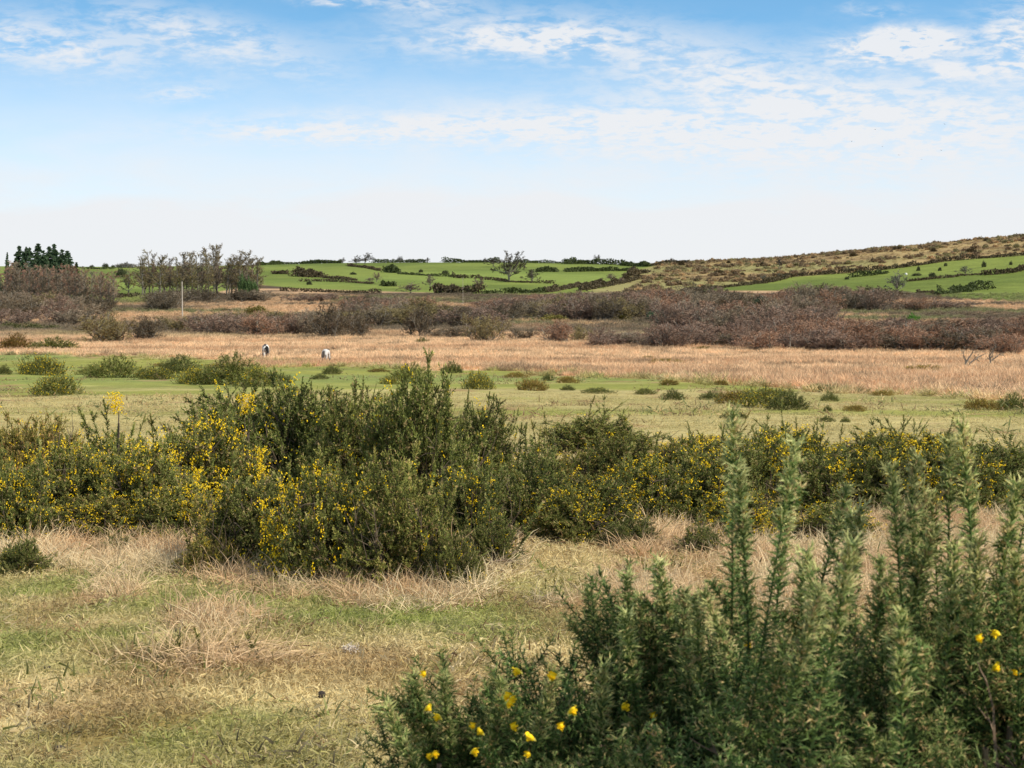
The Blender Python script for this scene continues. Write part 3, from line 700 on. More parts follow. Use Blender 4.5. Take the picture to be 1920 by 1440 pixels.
# ------------------------------------------------------------------ the tall blossoming spike on the left of the bank
def blossom_spike(x, ytop, D, L, label):
    d = ray(x, ytop); tipp = d / d[1] * D + np.array([0, 0, EYE]); g0 = at_dist(x, D)
    e = bpy.data.objects.new('gorse_spike', None); COL.objects.link(e); e.location = g0; tag(e, label, 'gorse bush')
    h = tipp[2] - g0[2]
    for k in range(12):
        s_ = ob('shoot', SPIKE_ME[k % 3], e, (RNG.normal(0, .06), RNG.normal(0, .06), h - .46 - .05 * k), colour=(.95, 1, .95)); s_.rotation_euler = (RNG.normal(0, .18), RNG.normal(0, .22), k)
    g = Geo(); n = 170; t = RNG.uniform(0, 1, n); P = np.stack([RNG.normal(0, .022, n), RNG.normal(0, .022, n), h - .0 - t * .16], 1)
    P[:, 0] += RNG.choice([-.035, 0, .03], n)
    blossom_bits(g, P, .008, 2); f = ob('blossom', g.mesh('spike_blossom', [M_FLOWER]), e); f['kind'] = 'stuff'
    st = Geo(); tube(st, grow(np.array([[0, 0, -.05], [.02, 0, -.05]]), np.array([[0, 0, 1.], [.03, 0, 1.]]), np.array([h * .9, h * .8]), 5, .03), .01, .004, 4); ob('stem', st.mesh('spike_stem', [M_STEM]), e)
blossom_spike(213, 735, 14.0, .5, 'tall gorse spike thickly covered with yellow blossom standing above the left part of the bank')
blossom_spike(462, 738, 14.4, .45, 'gorse tip with pale yellow blossom on the left shoulder of the central clump')

# ------------------------------------------------------------------ close gorse at the lower right
NEAR_ME = [Geo().add_geo(s_).mesh('near_spray_%d' % k, [M_GORSE_NEAR]) for k, s_ in enumerate(NEAR_SPRAYS)]
TALL_ME = [Geo().add_geo(s_).mesh('tall_spray_%d' % k, [M_GORSE_NEAR]) for k, s_ in enumerate(TALL_SPRAYS)]
def set_dir(o, base, d, spin, sc):
    R = rot_to(d, spin)
    from mathutils import Matrix
    M = Matrix([[*R[0], 0], [*R[1], 0], [*R[2], 0], [0, 0, 0, 1]])
    o.rotation_euler = M.to_euler(); o.location = base; o.scale = (sc, sc, sc)
def near_bush(px, D, R, H, n, talls, flowers, label, seed, tone):
    g0 = at_dist(px, D)
    e = bpy.data.objects.new('gorse_bush', None); COL.objects.link(e); e.location = g0; tag(e, label, 'gorse bush')
    P, Dv = dome_points(n * 4, R, H, .72, irr=.22, seed=seed + 60); P[:, 2] = H * (np.maximum(P[:, 2], 0) / H) ** .6; keep = P[:, 2] > H * .5; P, Dv = P[keep][:n], Dv[keep][:n]
    tips = []
    for k in range(len(P)):
        sc = RNG.uniform(.68, 1.0); o = bpy.data.objects.new('shoot', NEAR_ME[int(RNG.integers(6))]); COL.objects.link(o); o.parent = e
        o.color = (tone[0] * RNG.uniform(.85, 1.15), tone[1], tone[2], 1)
        base = P[k] - Dv[k] * .36 * sc; set_dir(o, base, Dv[k], RNG.uniform(0, 6.28), sc); tips.append(P[k] + g0)
    for (tx, ty, td, ln, kd) in talls:
        d = ray(tx, ty); tipp = d / d[1] * td + np.array([0, 0, EYE]) - g0
        dirv = unit(np.array([RNG.normal(0, .09) + ln, RNG.normal(0, .08), 1.0])); sc = RNG.uniform(.88, 1.05)
        o = bpy.data.objects.new('shoot', TALL_ME[kd % 3]); COL.objects.link(o); o.parent = e; o.color = (tone[0], tone[1], tone[2], 1)
        set_dir(o, tipp - dirv * .585 * sc, dirv, RNG.uniform(0, 6.28), sc); tips.append(tipp + g0)
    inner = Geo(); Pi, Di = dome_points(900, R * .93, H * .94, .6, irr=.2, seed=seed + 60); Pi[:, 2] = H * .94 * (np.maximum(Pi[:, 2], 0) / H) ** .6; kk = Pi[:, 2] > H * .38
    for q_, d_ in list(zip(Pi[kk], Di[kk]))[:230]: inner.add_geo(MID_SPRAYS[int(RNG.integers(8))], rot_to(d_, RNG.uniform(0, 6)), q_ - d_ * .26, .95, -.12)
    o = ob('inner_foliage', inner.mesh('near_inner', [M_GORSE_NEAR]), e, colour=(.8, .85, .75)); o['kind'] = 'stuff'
    # woody stems and dead twigs inside
    st = Geo(); ns = 14; p0 = np.zeros((ns, 3)); p0[:, :2] = RNG.normal(0, R * .25, (ns, 2)); p0[:, 2] = -.05
    d0 = unit(np.concatenate([RNG.normal(0, .16, (ns, 2)), np.ones((ns, 1))], 1)); L0 = np.full(ns, H * .92)
    a = grow(p0, d0, L0, 8, .07, .05); tube(st, a, .010, .004, 5); ob('branches', st.mesh('near_wood', [M_STEM]), e)
    dt = Geo(); b, lb, _ = kids(a, L0, 26, .35, 1, 50, 14, .28, 5, .14); tube(dt, b, .0035, .001, 3); c, lc, _ = kids(b, lb, 7, .2, 1, 45, 14, .4, 3, .1); tube(dt, c, .0013, .0006, 3)
    o = ob('dead_twigs', dt.mesh('near_dead_twigs', [M_DEADTWIG]), e, (0, 0, -.10)); o['kind'] = 'stuff'
    tips = np.array(tips); tx, ty = project(tips[:, 0], tips[:, 1], tips[:, 2])
    for (fx, fy, n_) in flowers:
        q = (tx - fx) ** 2 + (ty - fy) ** 2 + ((tips[:, 1] - D + R) * 60) ** 2; i = int(np.argmin(q))
        d = ray(fx, fy); nearby = (np.abs(tx - fx) < 110) & (ty < fy + 60) & (ty > fy - 160); dd = min(float(tips[i, 1]), float(tips[nearby, 1].min()) if nearby.any() else 9) - .04; p = d / d[1] * dd + np.array([0, 0, EYE]) - g0
        for k in range(n_):
            f = bpy.data.objects.new('flower', FLOWER_ME); COL.objects.link(f); f.parent = e
            set_dir(f, p + RNG.normal(0, .008, 3) * (k > 0), unit(np.array([RNG.normal(0, .5), -.5, .9])), RNG.uniform(-1, 1), RNG.uniform(.9, 1.25))
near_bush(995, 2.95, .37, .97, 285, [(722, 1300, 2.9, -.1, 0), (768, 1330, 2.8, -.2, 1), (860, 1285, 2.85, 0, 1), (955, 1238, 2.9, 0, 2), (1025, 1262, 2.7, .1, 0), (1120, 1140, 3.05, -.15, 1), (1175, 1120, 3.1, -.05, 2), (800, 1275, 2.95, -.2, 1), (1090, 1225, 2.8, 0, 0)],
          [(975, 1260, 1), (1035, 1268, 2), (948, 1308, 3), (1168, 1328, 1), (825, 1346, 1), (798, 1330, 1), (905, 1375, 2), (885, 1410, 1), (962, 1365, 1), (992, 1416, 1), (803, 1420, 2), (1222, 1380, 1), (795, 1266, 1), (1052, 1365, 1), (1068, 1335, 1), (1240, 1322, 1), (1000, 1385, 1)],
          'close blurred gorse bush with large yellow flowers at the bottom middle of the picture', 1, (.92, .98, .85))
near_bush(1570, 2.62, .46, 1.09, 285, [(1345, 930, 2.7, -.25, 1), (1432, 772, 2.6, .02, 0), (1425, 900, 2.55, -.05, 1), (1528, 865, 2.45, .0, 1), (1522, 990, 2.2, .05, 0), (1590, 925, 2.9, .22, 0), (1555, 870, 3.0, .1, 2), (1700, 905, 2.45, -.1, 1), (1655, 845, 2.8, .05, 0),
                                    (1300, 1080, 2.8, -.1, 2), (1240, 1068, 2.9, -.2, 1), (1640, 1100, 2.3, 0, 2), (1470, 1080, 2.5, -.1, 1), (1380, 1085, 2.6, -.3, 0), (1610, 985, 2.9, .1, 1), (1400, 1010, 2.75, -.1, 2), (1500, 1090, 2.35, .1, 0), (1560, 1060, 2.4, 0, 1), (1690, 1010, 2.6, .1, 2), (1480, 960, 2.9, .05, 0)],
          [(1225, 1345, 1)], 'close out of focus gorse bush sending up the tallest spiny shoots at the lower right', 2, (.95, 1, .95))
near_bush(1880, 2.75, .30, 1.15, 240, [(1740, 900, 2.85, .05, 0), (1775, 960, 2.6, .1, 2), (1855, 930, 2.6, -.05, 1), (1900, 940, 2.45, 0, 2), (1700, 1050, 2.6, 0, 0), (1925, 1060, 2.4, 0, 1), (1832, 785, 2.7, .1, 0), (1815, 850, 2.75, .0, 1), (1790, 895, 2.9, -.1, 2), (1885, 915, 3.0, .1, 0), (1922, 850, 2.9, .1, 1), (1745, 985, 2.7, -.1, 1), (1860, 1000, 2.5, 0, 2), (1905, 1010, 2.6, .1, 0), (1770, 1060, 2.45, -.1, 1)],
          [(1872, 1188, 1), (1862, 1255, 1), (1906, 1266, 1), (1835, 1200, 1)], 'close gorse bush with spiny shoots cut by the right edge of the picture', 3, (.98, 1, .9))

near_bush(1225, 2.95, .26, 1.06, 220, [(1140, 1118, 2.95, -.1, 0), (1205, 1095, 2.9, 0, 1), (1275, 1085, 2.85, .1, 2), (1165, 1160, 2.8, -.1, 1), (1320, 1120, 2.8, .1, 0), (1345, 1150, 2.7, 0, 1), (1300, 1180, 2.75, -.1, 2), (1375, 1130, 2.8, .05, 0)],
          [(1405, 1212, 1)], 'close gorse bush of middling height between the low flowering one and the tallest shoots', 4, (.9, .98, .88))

# ------------------------------------------------------------------ grass
def tuft(n, h, spread, wd, lean=.5, droop=-.12, K=4):
    g = Geo(); p = np.zeros((n, 3)); p[:, :2] = RNG.normal(0, spread, (n, 2)); p[:, 2] = -.01
    d = unit(np.concatenate([RNG.normal(0, lean, (n, 2)), np.full((n, 1), 1.0)], 1)); L = h * RNG.uniform(.5, 1.25, n)
    ribbon(g, grow(p, d, L, K, .10, droop), wd * RNG.uniform(.7, 1.2, n), 0, 1); return g
TURF = [tuft(40, .032, .055, .0042, 1.0, -.25, 3).mesh('turf_tuft_%d' % k, [M_BLADE]) for k in range(5)]
TALLG = [tuft(46, .16, .045, .0036, .85, -.26, 5).mesh('straw_tuft_%d' % k, [M_BLADE]) for k in range(4)]
TUSS = [tuft(60, .36, .18, .028, .6, -.12, 4).mesh('marsh_tuft_%d' % k, [M_BLADE]) for k in range(4)]
def polar_points(n, r0, r1, half=.29, power=2.0):
    a = RNG.uniform(-half, half, n); u = RNG.uniform(0, 1, n)
    r = (r0 ** power + u * (r1 ** power - r0 ** power)) ** (1 / power)
    x, y = r * np.sin(a), r * np.cos(a); return x, y
def lay(name, x, y, meshes, s0, s1, tilt=.15, gain=1.0, label=None, cat=None, tintfn=None, zoff=0, hsc=None):
    z = height(x, y) + zoff; n = len(x); tint = ground_colour(x, y, z) * ALB * gain if tintfn is None else tintfn(x, y, z)
    tint = tint * RNG.uniform(.72, 1.28, (n, 1))
    s_ = RNG.uniform(s0, s1, n); sc = np.stack([s_, s_, s_ * RNG.uniform(.7, 1.2, n) * (1 if hsc is None else hsc)], 1)
    rot = np.stack([RNG.normal(0, tilt, n), RNG.normal(0, tilt, n), RNG.uniform(0, 6.28, n)], 1)
    return scatter(name, np.stack([x, y, z], 1), rot, sc, RNG.integers(0, len(meshes), n), tint, meshes, label=label, cat=cat)
# close turf
x, y = polar_points(26000, 5.4, 15.5, .275, 1.4)
lay('turf_grass', x, y, TURF, .7, 1.4, .2, 1.17)
x, y = polar_points(14000, 15.5, 62, .275, 1.1)
lay('pasture_grass', x, y, TURF, 1.0, 2.2, .2, 1.2)
def pasture_bits(n):
    x, y = polar_points(n, 22, 150, .28, 1.5); z = height(x, y); px_, py_ = project(x, y, z); yb = np.interp(px_, YB_X, YB_Y)
    k = (py_ > yb - 4) & (fbm(x, y, 11, 3, 431) > .5); return x[k], y[k]
def bits_tint(x, y, z):
    t = RNG.uniform(0, 1, (len(x), 1)); return np.where(t < .35, C(120, 92, 64), np.where(t < .7, C(98, 108, 56), C(186, 160, 112)))
x, y = pasture_bits(3600); lay('pasture_tufts', x, y, TURF, 2.0, 6.5, .2, 1.0, tintfn=bits_tint)
x, y = polar_points(2600, 5.5, 16, .275, 1.3); kp = fbm(x, y, .6, 3, 441) > .52; x, y = x[kp], y[kp]
def weed_tint(x, y, z):
    t = RNG.uniform(0, 1, (len(x), 1)); return np.where(t < .4, C(112, 118, 56), np.where(t < .65, C(128, 96, 62), np.where(t < .8, C(80, 72, 48), C(206, 184, 140))))
lay('turf_weeds', x, y, TURF, .8, 2.1, .3, 1.0, tintfn=weed_tint)
# straw coloured long grass along the bank and in patches
def straw_mask(x, y):
    z = height(x, y); px, py = project(x, y, z); m = np.zeros_like(px)
    for (a, b, ra, rb, q) in [(170, 1030, 190, 55, 1), (330, 1040, 140, 60, 1), (60, 985, 120, 40, .8), (540, 1085, 170, 48, 1.1), (760, 1095, 180, 55, 1.15), (900, 1050, 80, 70, 1.0), (1225, 1010, 75, 42, 1.4), (1215, 1115, 110, 40, 1.2), (1380, 1030, 90, 70, 1.0),
                              (1060, 1130, 80, 22, .7), (210, 1112, 70, 28, .9), (1500, 1090, 140, 80, 1.0), (1650, 1040, 140, 90, 1.1), (1820, 1050, 150, 90, 1.1), (1100, 880, 700, 24, .25), (1120, 870, 90, 12, .8), (100, 860, 160, 20, .5), (400, 1170, 100, 45, .9)]:
        m = np.maximum(m, q * np.exp(-((px - a) / ra) ** 2 - ((py - b) / rb) ** 2))
    return m
x, y = polar_points(30000, 6.5, 22, .275, 1.6); mk = straw_mask(x, y) + (fbm(x, y, .8, 3, 401) - .5) * .5
kp = mk > .42 + RNG.uniform(0, .35, len(x)); x, y = x[kp], y[kp]
def straw_tint(x, y, z):
    t = sstep(fbm(x, y, .5, 3, 411), .35, .65); return (mixc(np.ones(x.shape + (3,)) * C(228, 206, 164), np.ones(x.shape + (3,)) * C(208, 172, 130), t)) * 1.05
lay('straw_grass', x, y, TALLG, .55, 1.2, .3, 1.0, tintfn=straw_tint)
print('straw tufts', len(x))
# marsh grass beyond the pasture
x, y = polar_points(52000, 42, 245, .28, 1.7); z = height(x, y); px_, py_ = project(x, y, z)
yb = np.interp(px_, YB_X, YB_Y) + (fbm(x, y, 9, 4, 71) - .5) * 26 + (fbm(x, y, 2.5, 2, 72) - .5) * 8
kp = (py_ < yb + RNG.normal(0, 2, len(x))); x, y = x[kp], y[kp]
lay('marsh_grass', x, y, TUSS, .6, 1.25, .15, 1.3)
print('marsh tufts', len(x))
# valley rough
x, y = polar_points(15000, 240, 520, .28, 1.6)
lay('valley_grass', x, y, TUSS, .9, 2.0, .15, 1.2)

# the dry tussock with gorse sprigs on the near turf
def tussock(x, yb, w, h, sprigs, label, tone=(208, 180, 142)):
    p, D = ground_at(x, yb); wm, hm = w * D / F, h * D / F
    e = bpy.data.objects.new('grass_tussock', None); COL.objects.link(e); e.location = p; tag(e, label, 'tussock')
    g = Geo(); n = int(700 * max(.3, wm / .5)); q = RNG.normal(0, 1, (n, 2)) * np.array([wm * .24, wm * .18]); P = np.concatenate([q, np.full((n, 1), -.01)], 1)
    lean = np.concatenate([q / wm * 1.6 + RNG.normal(0, .8, (n, 2)) + np.array([.45, 0]), np.ones((n, 1))], 1)
    ribbon(g, grow(P, unit(lean), hm * RNG.uniform(.4, 1.15, n), 6, .20, -.20), .0034, 0, .8)
    f = ob('blades', g.mesh('tussock_blades', [M_DRYGRASS]), e, colour=C(*tone)); f['kind'] = 'stuff'
    for k in range(sprigs):
        a = RNG.uniform(-.45, .45) * wm; s_ = ob('gorse_sprig', SPIKE_ME[k % 3], e, (a, RNG.normal(0, wm * .12), -.02)); q = hm / .46 * RNG.uniform(.55, .95)
        s_.scale = (q * .9,) * 3; s_.rotation_euler = (RNG.normal(0, .3), RNG.normal(0, .35) + a * 1.2, RNG.uniform(0, 6)); s_.color = (.85, .85, .8, 1)
tussock(395, 1245, 260, 115, 9, 'wide reddish straw tussock with dark gorse sprigs alone on the close turf at left')
tussock(212, 1128, 110, 52, 3, 'low brown dry tussock with a few sprigs behind the wide tussock', (188, 156, 122))
tussock(1225, 1020, 130, 85, 0, 'pale upright straw tussock in front of the bank, right of the bare turf', (224, 196, 156))
tussock(1215, 1150, 170, 60, 2, 'flattened pale straw tussock beside the leafless sprigs', (226, 190, 150))
tussock(640, 1095, 200, 75, 0, 'reddish dry grass mound at the front foot of the central clump', (208, 174, 136))
tussock(120, 1035, 220, 70, 0, 'pale dry grass mound in front of the left edge bushes', (212, 178, 138))
# row of small dark sprigs
for i, (sx, sy, sh, t) in enumerate([(1010, 1130, 36, 'leftmost'), (1050, 1112, 46, 'second'), (1085, 1112, 40, 'third'), (1110, 1108, 50, 'fourth'), (1168, 1092, 60, 'fifth'), (1210, 1090, 56, 'sixth'), (1250, 1085, 52, 'rightmost')]):
    p, D = ground_at(sx, sy); e = bpy.data.objects.new('gorse_sprig', None); COL.objects.link(e); e.location = p
    tag(e, 'small dark gorse sprig in the row above the pale straw, %s of seven' % t, 'gorse sprig', 'row of small dark gorse sprigs')
    for k in range(5):
        s_ = ob('shoot', SPIKE_ME[k % 3], e, (RNG.normal(0, .035), RNG.normal(0, .03), -.02)); q = sh * D / F / .46 * RNG.uniform(.6, 1.05); s_.scale = (q * 1.15, q * 1.15, q); s_.color = (.7, .68, .62, 1); s_.rotation_euler = (RNG.normal(0, .35), RNG.normal(0, .45), k * 1.3)
# little things on the turf
def lump(name, x, yb, w, h, colour, label, cat, seed, fluffy=False):
    p, D = ground_at(x, yb); wm, hm = w * D / F, h * D / F; m = flat_mat(name + '_matter', colour, .7, 1.3, 40, .9)
    g = Geo(); 
    if fluffy: 
        P = RNG.normal(0, 1, (160, 3)) * np.array([wm * .3, wm * .2, hm * .2]) + np.array([0, 0, hm * .35]); ribbon(g, grow(P, unit(RNG.normal(0, 1, (160, 3))), np.full(160, wm * .4), 4, .4), .004)
    else:
        import bmesh
        bm = bmesh.new(); bmesh.ops.create_icosphere(bm, subdivisions=3, radius=1); V = np.array([v.co[:] for v in bm.verts]); Fc = np.array([[v.index for v in f.verts] for f in bm.faces]); bm.free()
        V = V * (1 + .35 * (fbm(V[:, 0] * 1.3 + seed, V[:, 1] * 1.3 + V[:, 2], .8, 3, seed) - .5))[:, None]; V = V * np.array([wm / 2, wm / 2.2, hm / 2]) + np.array([0, 0, hm * .35]); g.add(V, Fc)
    me = g.mesh(name, [m], not fluffy); tag(ob(name, me, None, p), label, cat)
lump('wool_tuft', 658, 1226, 30, 20, (.66, .56, .46, 1), 'small whitish wisp of wool caught on the close turf', 'wool tuft', 3, True)
lump('dung_lump', 603, 1312, 16, 15, (.045, .035, .03, 1), 'small black dung lump on the close turf below the wool wisp', 'dung', 5)
lump('dung_lump', 129, 1161, 11, 9, (.05, .04, .03, 1), 'tiny black dung lump left of the low brown tussock', 'dung', 6)
lump('dung_lump', 112, 1410, 22, 12, (.07, .055, .04, 1), 'dark dung lump near the bottom left corner', 'dung', 7)
lump('dung_lump', 88, 1258, 16, 10, (.06, .05, .04, 1), 'dark dung lump beside the bright green patch at left', 'dung', 8)
p, D = ground_at(684, 1195); g = Geo(); tube(g, np.array([[[0, 0, 0], [-.010, 0, .022], [-.022, 0, .050]]]), .004, .003, 6); tag(ob('twig', g.mesh('twig', [M_DEADTWIG]), None, p), 'short dark twig sticking up from the turf above the wool wisp', 'twig')
# arching dead stems on the right foot of the clump
p, D = ground_at(900, 1075); g = Geo(); P = np.array([[0, 0, 0.0]] * 7) + RNG.normal(0, .02, (7, 3)); dd = unit(np.array([[1.0, RNG.normal(0, .2), RNG.uniform(.5, 1.1)] for _ in range(7)]))
a = grow(P, dd, RNG.uniform(.16, .3, 7), 7, .08, -.10); tube(g, a, .004, .0012, 4); b, lb, _ = kids(a, np.full(7, .25), 5, .3, 1, 35, 10, .3, 4, .1); tube(g, b, .0015, .0006, 3)
tag(ob('dead_gorse_stems', g.mesh('dead_gorse_stems', [M_DEADTWIG]), None, p), 'arching bleached dead gorse stems leaning right from the foot of the central clump', 'dead stems')

# ------------------------------------------------------------------ bare scrub and trees
def bare_dome(nst, seed, dense=1.0):
    """many-stemmed winter bush about 4 m high: wood and twigs"""
    wd, tw = Geo(), Geo(); n = nst
    p0 = np.zeros((n, 3)); p0[:, :2] = RNG.normal(0, .5, (n, 2)); p0[:, 2] = -.15
    ph = RNG.uniform(0, 6.28, n); tl = np.radians(RNG.uniform(4, 58, n)); d = np.stack([np.sin(tl) * np.cos(ph), np.sin(tl) * np.sin(ph), np.cos(tl)], 1)
    L = RNG.uniform(2.3, 3.5, n) * (1 - .15 * np.sin(tl)); a = grow(p0, d, L, 6, .10, .07); tube(wd, a, .055, .018, 4)
    b, lb, _ = kids(a, L, 11, .08, 1, 46, 14, .50, 4, .12, .06, .45); tube(wd, b, .022, .008, 3)
    c, lc, _ = kids(b, lb, int(8 * dense), .15, 1, 42, 13, .52, 4, .12, .06, .4); ribbon(tw, c, .040, .1, .5)
    e, le, _ = kids(c, lc, 5, .1, 1, 38, 14, .62, 3, .10, .04, .3); ribbon(tw, e, .034, .4, 1.0)
    return wd, tw
def bare_tree(H, kind, seed):
    wd, tw = Geo(), Geo(); z1 = np.array([[0, 0, 1.0]])
    if kind == 'slender':
        a = grow(np.array([[0, 0, -.2]]), z1 + RNG.normal(0, .03, (1, 3)), np.array([H]), 9, .035, .02); tube(wd, a, .13, .03, 5); La = np.array([H])
        b, lb, _ = kids(a, La, 44, .10, .99, 38, 12, .28, 5, .08, .10, .55); tube(wd, b, .035, .012, 3)
        c, lc, _ = kids(b, lb, 8, .15, 1, 35, 12, .45, 4, .1, .08); ribbon(tw, c, .060, .1, .5)
        e, le, _ = kids(c, lc, 6, .1, 1, 35, 12, .55, 3, .1, .05); ribbon(tw, e, .050, .4, 1)
    else:
        pull = (1.0, 0, .25) if kind == 'wind' else (0, 0, 1.0); tp = .075 if kind == 'wind' else .05
        a = grow(np.array([[0, 0, -.2]]), z1 + RNG.normal(0, .05, (1, 3)), np.array([H * .20]), 5, .05, .02, pull); tube(wd, a, H * .030, H * .022, 6)
        st = np.repeat(a[:, -1], 10, 0) + np.stack([np.zeros(10), np.zeros(10), RNG.uniform(-.06, .1, 10) * H], 1); ph = np.arange(10) * 2.4 + RNG.uniform(0, .5, 10); tl = np.radians(np.linspace(6, 68, 10)); d = np.stack([np.sin(tl) * np.cos(ph), np.sin(tl) * np.sin(ph), np.cos(tl)], 1)
        Lb = np.linspace(.72, .46, 10) * RNG.uniform(.88, 1.08, 10) * H; b = grow(st, d, Lb, 6, .10, tp, pull); tube(wd, b, H * .014, H * .005, 4)
        c, lc, _ = kids(b, Lb, 9, .2, 1, 44, 12, .36, 5, .1, tp * .5, .4, False, pull); tube(wd, c, H * .007, H * .003, 3)
        e, le, _ = kids(c, lc, 8, .15, 1, 36, 12, .5, 4, .1, tp, .4, False, pull); ribbon(tw, e, H * .0095, .1, .5)
        f, lf, _ = kids(e, le, 6, .1, 1, 36, 12, .55, 3, .1, tp, .3, False, pull); ribbon(tw, f, H * .0085, .4, 1)
    return wd, tw
def pair(nm, wt): return wt[0].mesh(nm + '_wood', [M_BARK]), wt[1].mesh(nm + '_twigs', [M_TWIG])
DOMES = [pair('bare_bush_%d' % k, bare_dome(n, k, dn)) for k, (n, dn) in enumerate([(14, 1), (11, 1), (17, .9), (9, 1.1), (20, .8)])]
SLIM = [pair('slim_tree_%d' % k, bare_tree(10, 'slender', k)) for k in range(4)]
WIDE = [pair('wide_tree_%d' % k, bare_tree(10, 'wide', k)) for k in range(3)]
WIND = [pair('wind_tree_%d' % k, bare_tree(10, 'wind', k)) for k in range(2)]
TONES = {'purple brown': C(124, 102, 88), 'reddish brown': C(136, 106, 86), 'olive brown': C(124, 110, 74), 'grey brown': C(122, 108, 90), 'dark brown': C(90, 78, 62), 'pinkish brown': C(146, 116, 98)}
for _k in TONES: TONES[_k] = TONES[_k] * np.array([1.10, 1.13, 1.14])
def plant(name, meshes, x, yb, w, h, w0, h0, tone, label, cat, group=None, D=None, k=None, parts=('wood', 'twigs'), rz=None):
    if D is None: p, D = ground_at(x, yb)
    else: p = at_dist(x, D)
    e = bpy.data.objects.new(name, None); COL.objects.link(e); e.location = p; e.rotation_euler[2] = RNG.uniform(0, 6.28) if rz is None else rz
    sx, sz = w * D / F / w0, h * D / F / h0; e.scale = (sx, sx, sz); tag(e, label, cat, group)
    m = meshes[int(RNG.integers(len(meshes))) if k is None else k]
    ob(parts[0], m[0], e); f = ob(parts[1], m[1], e, colour=np.asarray(tone) * RNG.uniform(.85, 1.15)); f['kind'] = 'stuff'
    return e
def bush(x, yb, w, h, tone, label, group=None, k=None):
    return plant('bare_bush', DOMES, x, yb, w, h, 5.0, 3.6, TONES[tone], label, 'bare bush', group, k=k)
FRONT = [
 (205, 643, 150, 62, 'olive brown', 'broad olive brown bare bush at the left end of the straw marsh'), (272, 638, 110, 50, 'dark brown', 'dark bare bush right of the broad olive one by the marsh'),
 (325, 622, 90, 38, 'olive brown', 'olive bare bush low in front of the pale pole'), (345, 618, 60, 30, 'reddish brown', 'small reddish bare bush at the foot of the pale pole'),
 (428, 628, 110, 48, 'purple brown', 'purple brown bare bush above and left of the patched pony'), (490, 630, 110, 50, 'reddish brown', 'reddish bare bush directly behind the patched pony'), (548, 630, 90, 46, 'purple brown', 'purplish bare bush between and behind the two ponies'),
 (622, 634, 110, 68, 'dark brown', 'tall dark round bare bush behind the white pony'), (672, 630, 80, 48, 'dark brown', 'dark bare bush right of the tall round one behind the white pony'), (585, 630, 70, 54, 'grey brown', 'grey bare bush left of the tall round one behind the white pony'),
 (860, 636, 70, 26, 'dark brown', 'low dark bare bush right of the lone forked bush'), (912, 642, 85, 56, 'olive brown', 'olive brown fan shaped bare bush on the marsh edge left of the straw gap'), (822, 634, 70, 22, 'grey brown', 'low grey bare bush at the right foot of the lone forked bush'),
 (980, 640, 70, 32, 'dark brown', 'small dark bare bush at the left end of the straw gap'), (1045, 642, 90, 46, 'reddish brown', 'reddish bare bush at the middle of the straw gap'), (1085, 642, 60, 34, 'olive brown', 'small bare bush right of the reddish one below the straw gap'),
 (1130, 643, 80, 36, 'purple brown', 'small purplish bare bush at the left start of the long right thicket'),
]
for a in FRONT: bush(*a)
bush(785, 634, 100, 74, 'dark brown', 'lone dark rounded bare bush with visible forking stems standing in straw grass', k=3)
LIM_X = [-50, 0, 215, 232, 262, 300, 480, 560, 640, 700, 830, 960, 1050, 1100, 1200, 1300, 1330, 1400, 1440, 1490, 1600, 1660, 1700, 1760, 1795, 1812, 1850, 1960]
LIM_Y = [540, 540, 552, 588, 590, 540, 536, 548, 549, 553, 556, 556, 546, 541, 541, 530, 529, 548, 545, 528, 530, 536, 547, 556, 562, 545, 527, 522]
GAPS = [(350, 640, 566, 584), (822, 905, 553, 574), (985, 1200, 602, 624), (1590, 1905, 583, 594), (225, 345, 590, 612), (-10, 140, 612, 642), (700, 760, 618, 632)]
def zone(x, yb):
    for lim, nm in ((215, 'below the reddish copse'), (345, 'left of the pale pole'), (480, 'between the pale pole and the patched pony'), (700, 'behind the ponies'), (860, 'around the lone dark round bush'), (960, 'below the wind bent hill tree'),
                    (1180, 'above the straw gap'), (1400, 'below the moor'), (1560, 'below the dark moor thorn'), (1720, 'below the narrow green field')):
        if x < lim: return nm
    return 'below the wide right green fields'
def row(x0, x1, yb0, yb1, step, w, h, tones, rank):
    x = x0
    while x < x1:
        t = (x - x0) / max(1, x1 - x0); yb = yb0 + (yb1 - yb0) * t + RNG.normal(0, 2.0); ww = w * 1.22 * RNG.uniform(.8, 1.35); hh = h * RNG.uniform(.8, 1.25)
        top = float(np.interp(x, LIM_X, LIM_Y)) + RNG.uniform(-2, 4)
        hh = min(hh, yb - top); ok = hh > 12
        for (a, b, c, d) in GAPS:
            if a - ww * .25 < x < b + ww * .25 and yb > c and yb - hh < d - 4:
                if yb > d + 8: hh = min(hh, yb - d + 3); ok = ok and hh > 14
                else: ok = False
        if ok:
            tn = tones[int(RNG.integers(len(tones)))]; lb = '%s bare bush, %s scrub rows, %s' % (tn, rank, zone(x, yb))
            bush(x, yb, ww, hh, tn, lb, 'bare scrub ' + zone(x, yb) + ', ' + tn + ', ' + rank)
        x += step * 1.02 * RNG.uniform(.75, 1.25)
PB_, RB, OB, GB, DB = 'purple brown', 'reddish brown', 'olive brown', 'grey brown', 'dark brown'
